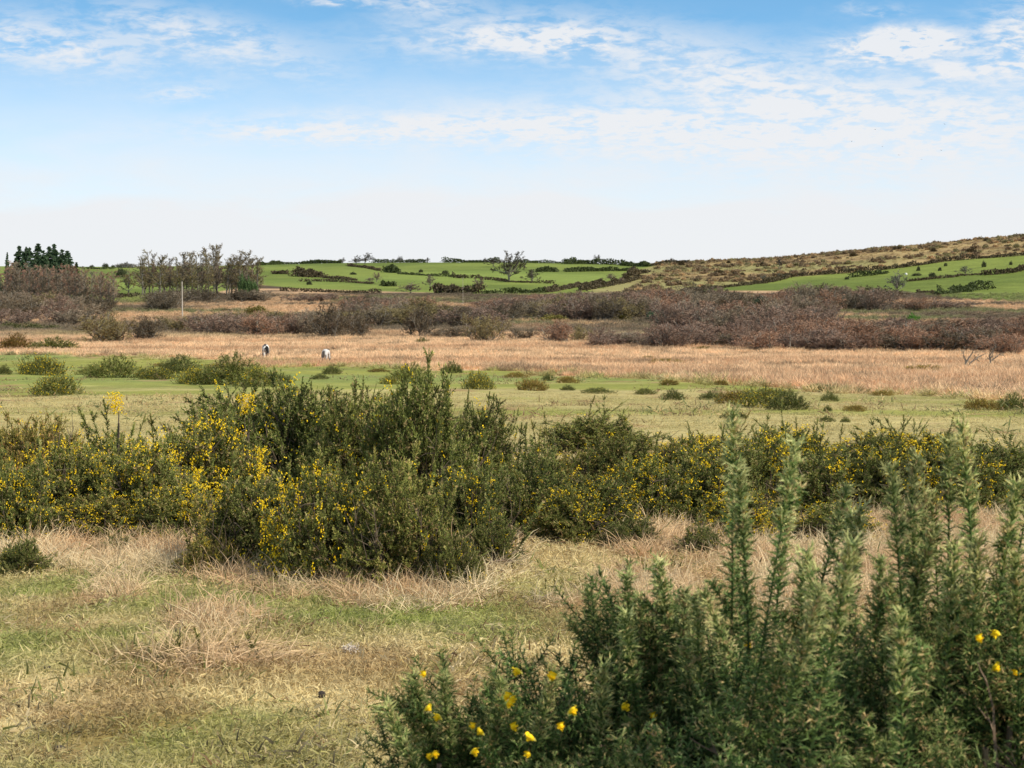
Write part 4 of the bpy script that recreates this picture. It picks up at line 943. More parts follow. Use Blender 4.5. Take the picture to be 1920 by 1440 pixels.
# far rows first
row(480, 1200, 566, 564, 26, 58, 20, [PB_, GB, PB_, DB], 'far')
row(300, 820, 580, 574, 30, 60, 30, [PB_, PB_, GB, DB], 'far')
row(820, 1230, 578, 574, 28, 60, 32, [PB_, DB, RB], 'far')
row(1215, 1730, 566, 562, 28, 64, 34, [PB_, DB, GB, PB_], 'far')
row(1800, 1940, 588, 590, 26, 80, 60, [DB, PB_, GB], 'far')
row(1240, 1800, 582, 582, 30, 70, 44, [PB_, RB, DB, GB], 'far')
row(600, 1250, 594, 592, 32, 66, 34, [PB_, DB, RB, OB, DB], 'middle')
row(700, 980, 614, 610, 34, 76, 38, [DB, PB_, OB], 'middle')
row(1000, 1240, 598, 598, 26, 60, 42, [DB, OB, PB_, GB], 'middle')
row(1215, 1600, 602, 600, 32, 76, 44, [PB_, RB, GB], 'middle')
row(1600, 1940, 622, 622, 34, 84, 32, [PB_, DB, RB], 'middle')
row(1215, 1600, 622, 622, 34, 84, 50, [PB_, RB, GB, PB_], 'middle')
row(1180, 1940, 642, 646, 36, 90, 46, [RB, PB_, PB_, GB], 'near')
row(1120, 1940, 647, 664, 34, 86, 40, [PB_, DB, RB, PB_, GB], 'nearest')
row(-20, 215, 612, 608, 30, 80, 36, [GB, PB_, GB], 'near')
row(-20, 225, 597, 594, 30, 76, 40, [PB_, GB, DB], 'middle')
row(350, 480, 606, 606, 30, 60, 22, [OB, GB, DB], 'middle')
row(262, 500, 566, 566, 16, 60, 34, [PB_, GB, DB, GB], 'far')
row(262, 480, 580, 580, 20, 64, 44, [PB_, GB, OB, DB], 'near')
row(-20, 205, 584, 582, 18, 60, 40, [GB, PB_, DB, OB], 'far')
row(500, 1200, 604, 602, 30, 80, 40, [DB, PB_, GB, OB], 'near')
row(640, 1180, 586, 584, 26, 70, 36, [PB_, DB, RB, GB], 'far')
row(350, 720, 622, 624, 28, 80, 42, [PB_, RB, DB, GB], 'nearest')
# isolated evergreen patches among the scrub
def leaf_geo(n, R, H, seed, s=.12):
    g = Geo(); P, D = dome_points(n, R, H, .55, irr=.5, seed=seed + 90); rr = RNG.uniform(.6, 1.3, n) * s
    L = rr * 2; a = grow(P, unit(D + RNG.normal(0, .6, (n, 3))), L, 3, .2); ribbon(g, a, rr * 1.1, 0, 1); return g
LEAFY = [leaf_geo(1500, 1.0, 1.0, k, .075).mesh('leafy_crown_%d' % k, [M_LEAF]) for k in range(4)]
def evergreen(x, yb, w, h, tone, label, name='evergreen_bush', cat='evergreen bush', group=None, D=None):
    if D is None: p, D = ground_at(x, yb)
    else: p = at_dist(x, D)
    e = ob(name, LEAFY[int(RNG.integers(4))], None, p - np.array([0, 0, .04 * h * D / F]), RNG.uniform(0, 6.28), (w * D / F / 2.1, w * D / F / 2.1, h * D / F / 1.05), tone); tag(e, label, cat, group); return e
evergreen(1234, 603, 42, 20, C(70, 92, 66), 'dark green flat topped evergreen bush at the right end of the straw gap')
evergreen(1418, 580, 44, 22, C(64, 74, 56), 'dark hollow evergreen bush within the scrub under the moor')
evergreen(1712, 606, 28, 16, C(84, 128, 50), 'bright green bush in the straw strip under the right fields')
evergreen(1606, 578, 30, 24, C(60, 80, 56), 'dark ivy green bush inside the right thicket')
evergreen(0, 572, 18, 44, C(60, 78, 60), 'dark evergreen cut by the left edge beside the reddish copse', D=390)
evergreen(482, 590, 50, 16, C(120, 110, 58), 'low olive gorse patch in the straw behind the patched pony')
evergreen(425, 586, 24, 7, C(80, 76, 50), 'small dark clump in the straw patch right of the pale pole')
for i, (x_, y_, w_, h_) in enumerate([(20, 617, 50, 12), (62, 618, 50, 12), (100, 619, 40, 9)]): evergreen(x_, y_, w_, h_, C(96, 96, 58), 'olive stretch of low bank above the left straw strip, ' + ['left third', 'middle third', 'right third'][i])
for i, (x_, y_) in enumerate([(1100, 600), (1160, 600), (1040, 602), (690, 589)]): evergreen(x_, y_, 50, 12, C(120, 112, 56), 'yellowish gorse patch at the foot of the scrub, ' + ['middle of three above the straw gap', 'right of three above the straw gap', 'left of three above the straw gap', 'alone behind the white pony'][i])
# crooked little trees in the straw on the right
def crooked(x, yb, h, flip, label):
    p, D = ground_at(x, yb); H = h * D / F; wd, tw = Geo(), Geo()
    a = np.array([[[0, 0, -.05], [-.12 * flip, 0, .28], [-.10 * flip, .02, .45], [-.22 * flip, 0, .72], [-.15 * flip, 0, 1.0]], [[0, 0, .1], [.12, 0, .35], [.35, 0, .5], [.5, .1, .6], [.8, 0, .75]], [[-.1 * flip, 0, .3], [.05, .1, .55], [.2, .1, .75], [.25, .1, .9], [.45, 0, 1.02]]]) * H
    tube(wd, a, H * .04, H * .012, 5); L = np.full(3, H); b, lb, _ = kids(a, L, 9, .3, 1, 50, 15, .4, 5, .16, .02); tube(wd, b, H * .014, H * .005, 3)
    c, lc, _ = kids(b, lb, 7, .2, 1, 40, 12, .5, 4, .14); ribbon(tw, c, H * .012, 0, .6)
    e = bpy.data.objects.new('crooked_tree', None); COL.objects.link(e); e.location = p; tag(e, label, 'small tree', 'crooked small trees in the straw marsh')
    ob('trunk', wd.mesh('crooked_wood', [M_BARK]), e); f = ob('twigs', tw.mesh('crooked_twigs', [M_TWIG]), e, colour=TONES['dark brown'] * .7); f['kind'] = 'stuff'
crooked(1815, 694, 42, 1, 'small leafless crooked tree in the straw marsh, left of two at the right')
crooked(1853, 690, 40, -1, 'small leafless crooked tree with arms reaching right, right of two in the marsh')

# ------------------------------------------------------------------ copses on the left
def conifer(seed):
    wd, nd = Geo(), Geo(); H = 10.0; a = grow(np.array([[0, 0, -.2]]), np.array([[0, 0, 1.0]]), np.array([H]), 8, .01); tube(wd, a, .18, .03, 6)
    n = 190; t = RNG.uniform(.06, .99, n); p, _ = sample(np.repeat(a, n, 0), t); ph = RNG.uniform(0, 6.28, n); L = (2.5 * (1 - t) ** .75 + .25) * RNG.uniform(.7, 1.15, n)
    b = grow(p, np.stack([np.cos(ph), np.sin(ph), np.full(n, .05)], 1), L, 4, .05, -.06); ribbon(nd, b, .25, .1, .5)
    c, lc, _ = kids(b, L, 12, .05, 1, 50, 15, .4, 3, .1, -.03); ribbon(nd, c, .34, .2, 1.0); return wd, nd
CON = []
for k in range(3):
    a, b = conifer(k); CON.append((a.mesh('conifer_wood_%d' % k, [M_BARK]), b.mesh('conifer_needles_%d' % k, [M_LEAF])))
names = ['shortest', 'first tall', 'second', 'third', 'fourth', 'fifth', 'sixth', 'seventh', 'eighth', 'ninth', 'last']
for i, (x_, top) in enumerate([(-6, 484), (15, 478), (37, 469), (49, 465), (60, 468), (72, 465), (84, 472), (93, 466), (105, 465), (117, 470), (130, 475)]):
    plant('conifer', CON, x_, 0, 48 if i > 1 else 18, 555 - top, 5.2, 10, C(74, 92, 66), 'dark green conifer over the reddish copse, ' + ['first', 'second', 'third', 'fourth', 'fifth', 'sixth', 'seventh', 'eighth', 'ninth', 'tenth', 'eleventh'][i] + ' from the left', 'conifer', 'conifers over the reddish copse', D=525 + 14 * (i % 3), parts=('trunk', 'needles'))
plant('conifer', CON, 144, 0, 26, 58, 5.2, 10, C(80, 96, 64), 'short bushy conifer closing the right end of the conifer clump', 'conifer', 'conifers over the reddish copse', D=540, parts=('trunk', 'needles'))
for r_, (yb_, h_, D_) in enumerate([(560, 58, 455), (568, 66, 420), (577, 70, 390)]):
    for i in range(21):
        x_ = -12 + i * 11 + RNG.normal(0, 4.0); hh = h_ * RNG.uniform(.8, 1.12) * (1 - .22 * max(0, (x_ - 120) / 100)) * (1 + .05 * math.sin(i * 2))
        side = 'left part' if x_ < 75 else ('middle part' if x_ < 150 else 'right part'); rk = ['rear', 'middle', 'front'][r_]
        plant('bare_tree', SLIM, x_, yb_, 30, hh, 3.2, 10, TONES['pinkish brown'] if r_ < 2 else TONES['grey brown'], 'reddish leafless tree in the %s rank of the left copse, %s' % (rk, side), 'bare tree', 'left copse, %s rank, %s' % (rk, side), D=D_, parts=('trunk', 'twigs'))
mid = [(268, 484), (276, 482), (284, 480), (291, 479), (299, 484), (307, 481), (315, 486), (322, 483), (330, 479), (338, 474), (346, 472), (353, 474), (361, 480), (368, 475), (376, 482), (384, 470), (392, 474), (399, 471), (406, 469), (412, 470), (420, 484), (427, 478), (435, 488), (444, 477), (452, 486), (460, 478), (466, 477), (474, 480), (481, 484)]
for i, (x_, top) in enumerate(mid):
    x_ += RNG.normal(0, 2.5)
    ivy = 24 <= i; D_ = 500 + (i % 4) * 10; sec = 'left' if x_ < 330 else ('centre' if x_ < 415 else 'right')
    plant('bare_tree', SLIM, x_, 0, RNG.uniform(28, 46), (557 - top) * RNG.uniform(.86, 1.03), 3.2, 10, (TONES['grey brown'] if i % 2 else TONES['olive brown']) * .8, 'tall slim leafless tree in the middle copse behind the pale pole, %s' % sec, 'bare tree', 'middle copse, %s' % sec, D=D_, parts=('trunk', 'twigs'))
for i, (x_, top, w_) in enumerate([(272, 500, 40), (300, 495, 40), (325, 498, 40), (352, 492, 40), (380, 500, 40), (408, 498, 44), (435, 505, 40), (452, 500, 36), (470, 508, 36)]):
    plant('bare_tree', WIDE, x_, 0, w_, 557 - top, 7, 10, TONES['purple brown'] * .85, 'shorter purplish tree filling the middle copse, ' + ['first', 'second', 'third', 'fourth', 'fifth', 'sixth', 'seventh', 'eighth', 'ninth'][i] + ' from the left', 'bare tree', 'understorey of the middle copse', D=515, parts=('trunk', 'twigs'))
for i, (x_, yb_, w_, h_) in enumerate([(455, 0, 18, 40), (468, 0, 18, 36), (478, 0, 16, 30)]):
    evergreen(x_, 0, w_, h_, C(84, 104, 62), 'ivy covered trunk at the right end of the middle copse, ' + ['left', 'middle', 'right'][i] + ' of three', 'ivy_trunk', 'ivy', D=490)
plant('bare_tree', WIDE, 242, 0, 34, 52, 7, 10, TONES['olive brown'], 'olive tinted leafless tree in the green gap between the two copses', 'bare tree', D=505, parts=('trunk', 'twigs'), k=1)

# ------------------------------------------------------------------ hedges and trees on the far fields
def hedge(pts, h, label, tone=C(76, 80, 48), wf=1.3, dens=1.0, lumps=.5, D=None):
    P = []
    for (a, b) in pts: P.append(ground_at(a, b)[0] if D is None else at_dist(a, D))
    P = np.array(P); seg = np.linalg.norm(np.diff(P[:, :2], axis=0), axis=1); cum = np.concatenate([[0], np.cumsum(seg)]); Ltot = cum[-1]
    hm = 1.35 * h * np.linalg.norm(P.mean(0)[:2]) / F; n = int(min(4600, max(500, Ltot * hm * 20 * dens)))
    s_ = RNG.uniform(0, Ltot, n); x = np.interp(s_, cum, P[:, 0]); y = np.interp(s_, cum, P[:, 1])
    env = np.clip(.55 + 1.3 * lumps * (fbm(s_, s_ * 0 + P[0, 0], 9, 3, int(abs(P[0, 0]) * 7) % 97) - .45) * 2, .35, 1.6)
    q = RNG.uniform(0, 1, n); zz_ = hm * env * q; wdt = hm * wf * .5 * np.sqrt(np.clip(1 - q ** 2, 0, 1)); x = x + RNG.normal(0, .5, n) * wdt; y = y + RNG.normal(0, .6, n) * wdt
    z = height(x, y) + zz_; r = RNG.uniform(.22, .5, n) * min(1.0, .35 + hm * .25)
    g = Geo(); a = grow(np.stack([x, y, z], 1) - P[0], unit(RNG.normal(0, 1, (n, 3)) + np.array([0, 0, .6])), r * 1.8, 3, .2); ribbon(g, a, r * 1.25, 0, 1)
    o = ob('hedge', g.mesh('hedge', [M_LEAF]), None, P[0], colour=tone); tag(o, label, 'hedge', 'field hedges on the far hills'); return o
GR, BRN = C(66, 74, 40), C(80, 70, 50)
hedge([(484, 498), (530, 495.5), (565, 494), (640, 493.5)], 6, 'dark hedge along the skyline between the middle copse and the bent skyline trees', GR)
hedge([(700, 493), (760, 492.5), (800, 492.5)], 6, 'skyline hedge left of the small upright skyline bush', GR)
hedge([(830, 492.5), (880, 492.3), (935, 492.2)], 7, 'lumpy skyline hedge left of the big bent tree', GR, lumps=.8)
hedge([(965, 493), (1010, 493), (1058, 494)], 5, 'low skyline hedge just right of the big bent tree', GR)
hedge([(1058, 495), (1100, 495), (1160, 496.5)], 8, 'thick skyline hedge under the round topped skyline tree', GR, lumps=.8)
hedge([(1165, 498), (1200, 499), (1215, 500)], 9, 'short thick hedge at the right end of the central fields', GR, lumps=.9)
hedge([(1215, 499), (1250, 496.5), (1292, 495)], 7, 'dark skyline hedge at the left end of the moor', BRN, lumps=.8)
hedge([(512, 513.5), (526, 514), (541, 514)], 7, 'short dark hedge row alone in the left of the central fields', BRN)
hedge([(555, 518), (578, 519), (603, 520)], 17, 'tall grey brown thicket in the left of the central fields', BRN, lumps=.4)
hedge([(603, 521), (640, 524), (668, 526)], 5, 'thin hedge running right from the tall field thicket', BRN)
hedge([(652, 499), (690, 503), (712, 508)], 5, 'hedge descending right below the bent skyline trees', BRN)
hedge([(724, 510), (745, 512)], 11, 'clump of bushes where the upper field hedge begins', GR, lumps=.8)
hedge([(745, 514), (800, 517), (860, 520)], 4.5, 'long upper hedge crossing the middle of the central fields', GR, lumps=.6)
hedge([(848, 521), (872, 522), (900, 522)], 6, 'gorsy hedge stretch in the upper middle of the central fields', BRN, lumps=.9)
hedge([(900, 524), (930, 526), (952, 529), (1010, 531), (1040, 532)], 5, 'hedge leading to the foot of the big bent tree', BRN)
hedge([(560, 528), (600, 528), (660, 530), (700, 533)], 5, 'thin lower left hedge of the central fields', BRN, lumps=.7)
hedge([(716, 536), (728, 537), (742, 537)], 8, 'dark pair of bushes on the lower left hedge line', GR, lumps=.9)
hedge([(525, 545), (560, 547), (640, 549), (715, 551)], 6, 'dark hedge closing the central fields at lower left', BRN)
hedge([(815, 549), (860, 551), (905, 551)], 14, 'dark brown thicket at the bottom middle of the central fields', BRN, lumps=.5)
hedge([(908, 551.5), (960, 551), (1018, 549)], 10, 'dense dark hedge under the big bent tree', GR, lumps=.4)
hedge([(1020, 549), (1055, 543), (1100, 535), (1128, 531)], 8, 'hedge climbing right from the dense dark hedge', BRN, lumps=.7)
hedge([(1090, 545), (1130, 538), (1170, 530), (1200, 522)], 10, 'brown hedge thicket where central fields meet the moor', BRN, lumps=.7)
hedge([(1006, 510), (1028, 509.5), (1046, 510)], 9, 'gorsy bank right of the big bent tree', GR, lumps=.6)
hedge([(1060, 510), (1110, 509), (1182, 508)], 7.5, 'dark upper hedge of the right central field', GR, lumps=.5)
hedge([(1180, 518), (1196, 513), (1214, 512)], 12, 'dark bushes climbing the edge between green field and moor', BRN, lumps=.6)
hedge([(1280, 546), (1320, 543), (1373, 538), (1425, 532)], 6, 'thin hedge at the foot of the moor left of the right fields', BRN, lumps=.6)
hedge([(1425, 532), (1480, 520), (1530, 516), (1597, 512)], 7, 'hedge between the moor and the narrow green field', BRN, lumps=.5)
hedge([(1597, 512), (1658, 506), (1717, 498.5)], 7, 'middle stretch of the hedge dividing moor and green field', BRN, lumps=.5)
hedge([(1717, 498.5), (1775, 490), (1833, 485), (1925, 479)], 7, 'right stretch of the hedge dividing moor and green field', BRN, lumps=.5)
hedge([(1595, 520), (1640, 516), (1662, 513)], 8, 'dark hedge inside the narrow green field', GR, lumps=.8)
hedge([(1703, 528), (1735, 525), (1765, 522)], 7, 'left stretch of the hedge between the two right fields', BRN, lumps=.7)
hedge([(1768, 522), (1800, 518), (1843, 515)], 5, 'middle stretch of the hedge between the two right fields', BRN, lumps=.8)
hedge([(1843, 516), (1870, 514), (1900, 511), (1925, 505)], 9, 'thick right stretch of the hedge between the two right fields', BRN, lumps=.4)
hedge([(1720, 550), (1760, 554)], 5, 'low hedge at the lower left corner of the lower right field', BRN)
hedge([(1760, 554), (1785, 551), (1820, 546), (1862, 541)], 9, 'lumpy hedge below the lower right field', GR, lumps=.9)
hedge([(215, 560), (240, 558), (262, 558)], 9, 'dark hedge across the green gap between the two copses', BRN, lumps=.3)
hedge([(150, 505), (180, 505), (215, 505)], 4, 'dark hedge line at the top of the green gap between the copses', GR)
def hill_tree(x, yb, w, h, kinds, tone, label, w0=7, k=0, rz=0): plant('bare_tree', kinds, x, yb, w, h, w0, 10, tone, label, 'bare tree', k=k, parts=('trunk', 'twigs'), rz=rz)
DKT = C(70, 62, 50)
hill_tree(955, 529, 60, 62, WIND, DKT, 'big wind bent leafless tree standing alone on the central fields', 7.5, 0)
hill_tree(925, 500, 30, 18, WIDE, DKT * .8, 'small dense dark tree left of the big bent tree', k=1)
hill_tree(997, 530, 32, 27, WIDE, DKT, 'small round leafless tree right of the big bent tree', k=2)
hill_tree(684, 494.5, 34, 20, WIND, DKT * .6, 'dark bent tree on the skyline leaning right, right of two', 7.5, 1)
hill_tree(668, 495, 26, 13, WIND, DKT * .6, 'dark bent tree on the skyline leaning right, left of two', 7.5, 0)
hill_tree(1119, 494, 16, 19, WIDE, DKT * .6, 'small round topped dark tree on the skyline right of the big bent tree', k=0)
hill_tree(1259, 495.5, 11, 13, WIDE, DKT * .8, 'tiny thin tree on the skyline at the left end of the moor', k=1)
hill_tree(749, 493, 13, 14, WIND, DKT * .5, 'small dark skyline tree with a flat leaning top', 7.5, 0)
hill_tree(802, 493, 9, 11, WIDE, DKT * .5, 'small upright dark bush tree on the skyline', k=2)
hill_tree(909, 492.5, 8, 10, WIDE, DKT * .5, 'tiny dark tree at the end of the lumpy skyline hedge', k=1)
hill_tree(642, 494, 12, 11, WIND, DKT * .7, 'thin bent tree on the skyline left of the two bent ones', 7.5, 1)
hill_tree(706, 529, 17, 20, WIDE, TONES['purple brown'], 'thin purplish tree in the middle left of the central fields', k=0)
hill_tree(693, 530, 18, 11, WIDE, TONES['grey brown'], 'low grey bush left of the thin purplish tree in the fields', k=1)
hill_tree(806, 540, 22, 27, WIDE, TONES['grey brown'] * .8, 'grey leafless tree on the lower hedge line of the central fields', k=2)
hill_tree(897, 549, 26, 32, WIDE, TONES['purple brown'] * .85, 'purplish tree at the right end of the brown thicket under the fields', k=0)
hill_tree(770, 551, 46, 22, WIDE, TONES['purple brown'] * .8, 'wide low purplish tree at the bottom left of the central fields', k=1)
hill_tree(1145, 527, 26, 15, WIDE, TONES['grey brown'], 'grey bushy tree where the right central field meets the moor', k=2)
hill_tree(1160, 532, 22, 12, WIDE, TONES['purple brown'], 'small purplish tree below the grey bushy tree by the moor', k=0)
hill_tree(1462, 506, 12, 26, WIDE, DKT * .5, 'narrow dark square topped thorn standing up from the moor', k=1)
hill_tree(1462, 525, 20, 14, WIDE, C(110, 112, 92), 'rounded grey green tree below the dark thorn on the moor', k=2)
hill_tree(1430, 528, 16, 14, WIDE, C(110, 108, 90), 'rounded grey green tree on the moor foot left of its twin', k=0)
hill_tree(1682, 552, 42, 46, WIDE, C(116, 118, 100), 'large grey green leafless tree at the left end of the lower right field', k=1)
hill_tree(1809, 515, 30, 17, WIDE, C(110, 112, 92), 'grey green bushy tree in the upper right field', k=2)
for i, (x_, y_, w_, h_, t_) in enumerate([(1773, 499, 7, 6, 'upper dark bush of a pair left of the grey green tree in the right field'), (1762, 508, 7, 7, 'lower dark bush of a pair left of the grey green tree in the right field'), (1845, 501, 9, 11, 'tall dark bush right of the grey green tree in the right field'),
     (1895, 497, 7, 7, 'rightmost dark bush in the upper right field'), (1718, 517, 20, 5, 'low dark bushes in the left corner of the upper right field'), (1748, 519, 14, 8, 'dark bush on the hedge between the two right fields'), (1722, 508, 8, 8, 'small dark bush above the low ones in the upper right field'),
     (1588, 524, 9, 5, 'dark bush in the narrow green field'), (580, 534, 12, 7, 'lone green bush in the lower left central field'), (789, 511, 9, 6, 'dark bush left of two on the upper field hedge'), (835, 514, 14, 7, 'dark bush right of two on the upper field hedge'),
     (662, 515, 12, 5, 'small dark bush in the left of the central fields'), (198, 502, 13, 8, 'small dark distant tree on the skyline over the green gap'), (172, 502, 10, 5, 'hazy distant tree left of the dark one over the green gap'), (212, 502, 8, 5, 'hazy distant tree right of the dark one over the green gap'), (235, 502, 40, 9, 'rounded grey mass of distant trees on the skyline left of the middle copse'),
     (228, 520, 22, 18, 'dark tree at the left of the green gap by the middle copse')]):
    evergreen(x_, y_, w_, h_, C(74, 78, 54) if i != 15 else C(120, 116, 108), t_, 'field_bush', 'bush')
p, D = ground_at(1699, 515); 
lump('pale_boulder', 1699, 516, 5, 5, (.7, .68, .6, 1), 'pale boulder beside the dark bushes in the upper right field', 'boulder', 12)
# clumps of heather and gorse over the moor
def moor_points(n):
    x, y = polar_points(n, 470, 990, .29, 2); x = np.abs(x) * np.sign(RNG.uniform(-.25, 1, n)); z = height(x, y); px_, py_ = project(x, y, z)
    k = (px_ > 1185 + (540 - py_) * 1.0) & (py_ < np.interp(px_, RT_X, RT_Y) - 1); return x[k], y[k]
x, y = moor_points(8000); kp = fbm(x, y, 18, 3, 511) > .50; x, y = x[kp], y[kp]
def moor_tint(x, y, z):
    t = RNG.uniform(0, 1, x.shape); a = np.where(t[:, None] < .55, C(110, 86, 60), np.where(t[:, None] < .8, C(124, 116, 72), C(172, 138, 96))); return a
CL = [leaf_geo(110, 1.0, .8, 20 + k, .28) for k in range(3)]
CLM = []
for k, g in enumerate(CL): CLM.append(g.mesh('moor_clump_%d' % k, [M_BLADE]))
lay('heather', x, y, CLM, .4, 1.3, .05, 1.0, tintfn=moor_tint)
x, y = moor_points(6000); lay('moor_grass', x, y, TUSS, 1.2, 2.6, .1, 1.1)
for i, (x_, y_, w_, h_) in enumerate([(1318, 495, 8, 4), (1366, 494, 10, 5), (1348, 515, 22, 9), (1380, 516, 16, 7), (1392, 517, 12, 6), (1430, 499, 24, 7), (1488, 499, 14, 6), (1600, 481, 16, 7), (1685, 468, 24, 6), (1850, 452, 14, 6), (1750, 472, 14, 7), (1820, 474, 26, 9), (1239, 520, 14, 6), (1278, 498, 14, 9)]):
    evergreen(x_, y_, w_, h_, C(78, 66, 44), 'dark gorse clump on the moor, %s' % ['leftmost on the skyline', 'second on the skyline', 'left of three mid slope', 'middle of three mid slope', 'right of three mid slope', 'left of the dark thorn', 'right of the dark thorn', 'on the rising skyline right of the thorn', 'on the skyline above the narrow field', 'on the highest skyline at the right', 'below the skyline above the right fields', 'just above the right field hedge', 'at its lower left corner', 'at the meeting of hedge and moor skyline'][i], 'moor_bush', 'gorse clump', 'dark clumps dotted over the moor')

# ------------------------------------------------------------------ poles
def pole(x, yb, h, r, label, arm):
    p, D = ground_at(x, yb); H = h * D / F; e = bpy.data.objects.new('utility_pole', None); COL.objects.link(e); e.location = p; tag(e, label, 'utility pole')
    g = Geo(); tube(g, np.array([[[0, 0, -.3], [0, 0, H * .5], [0, 0, H]]]), r, r * .72, 12); ob('post', g.mesh('pole_post', [M_POLE], True), e)
    g = Geo(); tube(g, np.array([[[0, 0, H], [0, 0, H + .12]]]), r * .8, .01, 12); tube(g, np.array([[[-.12, -.05, H - .4], [-.12, -.05, H - .15]], [[.12, -.05, H - .6], [.12, -.05, H - .35]]]), .035, .03, 8); ob('cap', g.mesh('pole_cap', [M_BARK]), e)
pole(342, 596, 68, .11, 'pale weathered wooden pole standing in the scrub in front of the middle copse', 0)
pole(868, 574, 54, .035, 'very thin pale pole in the scrub under the central fields', 0)

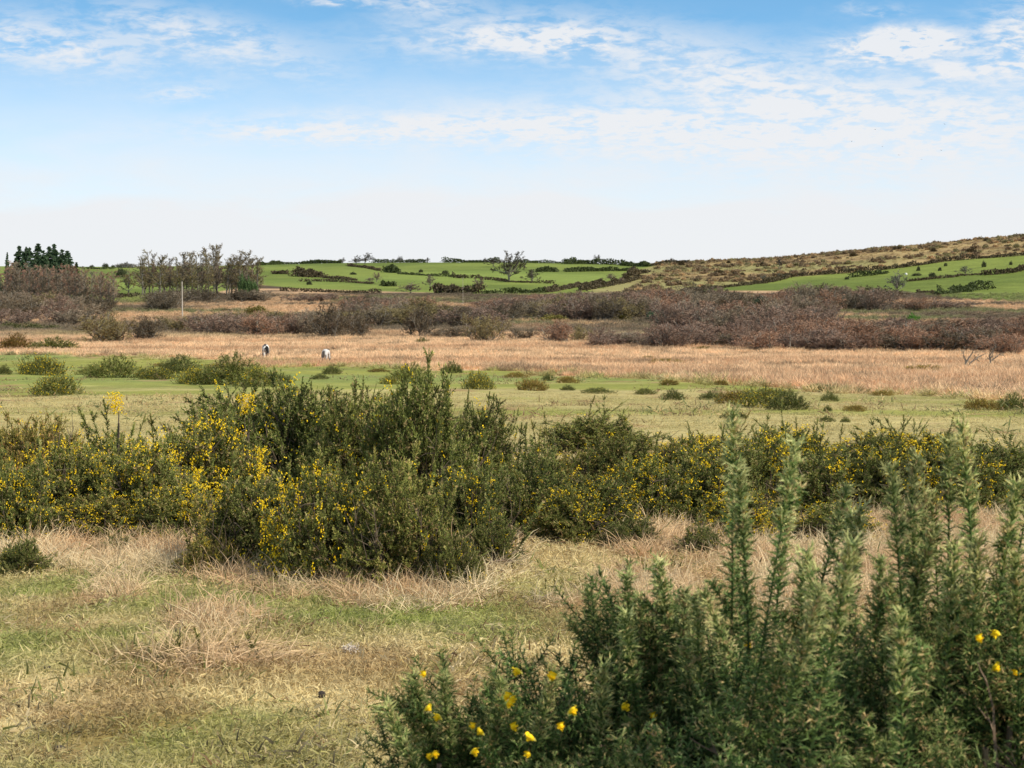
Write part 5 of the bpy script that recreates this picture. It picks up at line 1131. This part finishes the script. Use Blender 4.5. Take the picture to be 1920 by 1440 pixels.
# ------------------------------------------------------------------ ponies
def pony(x, yb, hpx, rz, kind, label):
    p, D = ground_at(x, yb); H = hpx * D / F; s_ = H / 1.30
    V = [(0, 0, 1.02), (0, .32, 1.0), (0, .62, 1.04), (0, -.30, 1.06), (0, -.48, .98), (0, .82, .98), (0, 1.05, .74), (.02, 1.18, .50), (.03, 1.22, .34), (.03, 1.30, .10),
         (.17, -.46, .82), (.18, -.40, .60), (.17, -.52, .38), (.17, -.47, .10), (.17, -.44, .02), (-.17, -.46, .82), (-.18, -.36, .60), (-.17, -.44, .38), (-.17, -.38, .10), (-.17, -.35, .02),
         (.15, .60, .76), (.14, .62, .42), (.14, .60, .10), (.14, .63, .02), (-.15, .60, .76), (-.14, .68, .42), (-.14, .74, .10), (-.14, .77, .02)]
    Rr = [.25, .26, .23, .25, .20, .20, .14, .11, .12, .065, .15, .105, .062, .045, .055, .15, .105, .062, .045, .055, .115, .062, .042, .055, .115, .062, .042, .055]
    E = [(0, 1), (1, 2), (0, 3), (3, 4), (2, 5), (5, 6), (6, 7), (7, 8), (8, 9), (4, 10), (10, 11), (11, 12), (12, 13), (13, 14), (4, 15), (15, 16), (16, 17), (17, 18), (18, 19), (2, 20), (20, 21), (21, 22), (22, 23), (2, 24), (24, 25), (25, 26), (26, 27)]
    me = bpy.data.meshes.new('pony_rig'); me.from_pydata(V, E, []); o = bpy.data.objects.new('pony_rig', me); COL.objects.link(o)
    sk = o.modifiers.new('skin', 'SKIN'); sk.use_smooth_shade = True
    lay_ = me.skin_vertices[0].data if len(me.skin_vertices) else None
    if lay_ is not None:
        for i, r in enumerate(Rr): lay_[i].radius = (r, r); lay_[i].use_root = (i == 0)
    ss = o.modifiers.new('sub', 'SUBSURF'); ss.levels = 2; ss.render_levels = 2
    dg = bpy.context.evaluated_depsgraph_get(); body = bpy.data.meshes.new_from_object(o.evaluated_get(dg)); bpy.data.objects.remove(o)
    m, h, b = new_mat('pony_coat_' + kind, .7, .2); tcn = h.n('ShaderNodeTexCoord')
    if kind == 'patched': n = h.noise(tcn.outputs['Object'], 1.7, 2, .4, .3); c = h.mix(h.rng(n, .50, .53), (.70, .66, .60, 1), (.055, .045, .05, 1)); h.l(c, b.inputs['Base Color'])
    else:
        sx_ = h.n('ShaderNodeSeparateXYZ'); h.l(tcn.outputs['Object'], sx_.inputs[0]); n = h.noise(tcn.outputs['Object'], 3, 3, .5); leg = h.rng(h.m('ADD', sx_.outputs[2], h.m('MULTIPLY', n, .2)), .42, .70)
        h.l(h.mix(leg, (.10, .085, .075, 1), (.60, .56, .52, 1)), b.inputs['Base Color'])
    body.materials.clear(); body.materials.append(m)
    e = bpy.data.objects.new('pony', None); COL.objects.link(e); e.location = p; e.rotation_euler[2] = rz; e.scale = (s_,) * 3; tag(e, label, 'pony', 'ponies grazing at the marsh edge')
    ob('body', body, e)
    hm = flat_mat('horse_hair_' + kind, (.04, .035, .03, 1) if kind == 'patched' else (.16, .13, .11, 1), .7, 1.3, 20)
    g = Geo(); n = 160; P = np.array([0, -.66, 1.10]) + RNG.normal(0, 1, (n, 3)) * np.array([.035, .02, .03]); a = grow(P, np.array([[0, -.6, .1]] * n) + RNG.normal(0, .12, (n, 3)), RNG.uniform(.6, .85, n), 7, .05, -.45); ribbon(g, a, .02); ob('tail', g.mesh('pony_tail', [hm]), e)
    g = Geo(); t = RNG.uniform(0, 1, 150); P = np.stack([RNG.normal(0, .02, 150), .70 + .46 * t, 1.26 - .62 * t], 1); a = grow(P, np.array([[.5, .1, .2]] * 150) + RNG.normal(0, .25, (150, 3)), RNG.uniform(.15, .28, 150), 5, .08, -.35); ribbon(g, a, .02); ob('mane', g.mesh('pony_mane', [hm]), e)
    g = Geo()
    for sg in (-1, 1): tube(g, np.array([[[.03 + sg * .06, 1.14, .50], [.03 + sg * .10, 1.10, .62]]]), .03, .004, 6)
    ob('ears', g.mesh('pony_ears', [m]), e)
pony(498, 673, 28, .25, 'patched', 'black and white patched pony grazing in straw grass, seen from behind')
pony(611, 681, 27, -.15, 'white', 'pale white pony with dark legs and tail grazing at the marsh edge, seen from behind')

# ------------------------------------------------------------------ birds
for i, (x_, y_, t_) in enumerate([(1597, 265, 'leftmost'), (1641, 243, 'second from left'), (1655, 275, 'third from left'), (1686, 291, 'fourth from left'), (1728, 299, 'lowest'), (1765, 282, 'right lower'), (1771, 233, 'highest at right'), (672, 393, 'alone in the left half')]):
    D = 330.0; d = ray(x_, y_); p = d / d[1] * D + np.array([0, 0, EYE]); g = Geo()
    tube(g, np.array([[[0, -.10, 0], [0, 0, .01], [0, .12, 0]]]), .03, .008, 6); f = .06 if i % 2 else .02
    V = np.array([(0, .05, .02), (0, -.06, .02), (.14, .03, .07), (.13, -.05, .06), (.30, -.05, f), (-.14, .03, .07), (-.13, -.05, .06), (-.30, -.05, f)]); g.add(V, [(0, 2, 1), (2, 3, 1), (2, 4, 3), (0, 1, 5), (5, 1, 6), (5, 6, 7)])
    m = bpy.data.materials.get('bird_feathers') or flat_mat('bird_feathers', (.05, .05, .05, 1)); tag(ob('bird', g.mesh('bird', [m]), None, p, RNG.uniform(0, 6)), 'tiny dark bird high in the pale sky, %s' % t_, 'bird', 'birds in the pale sky')
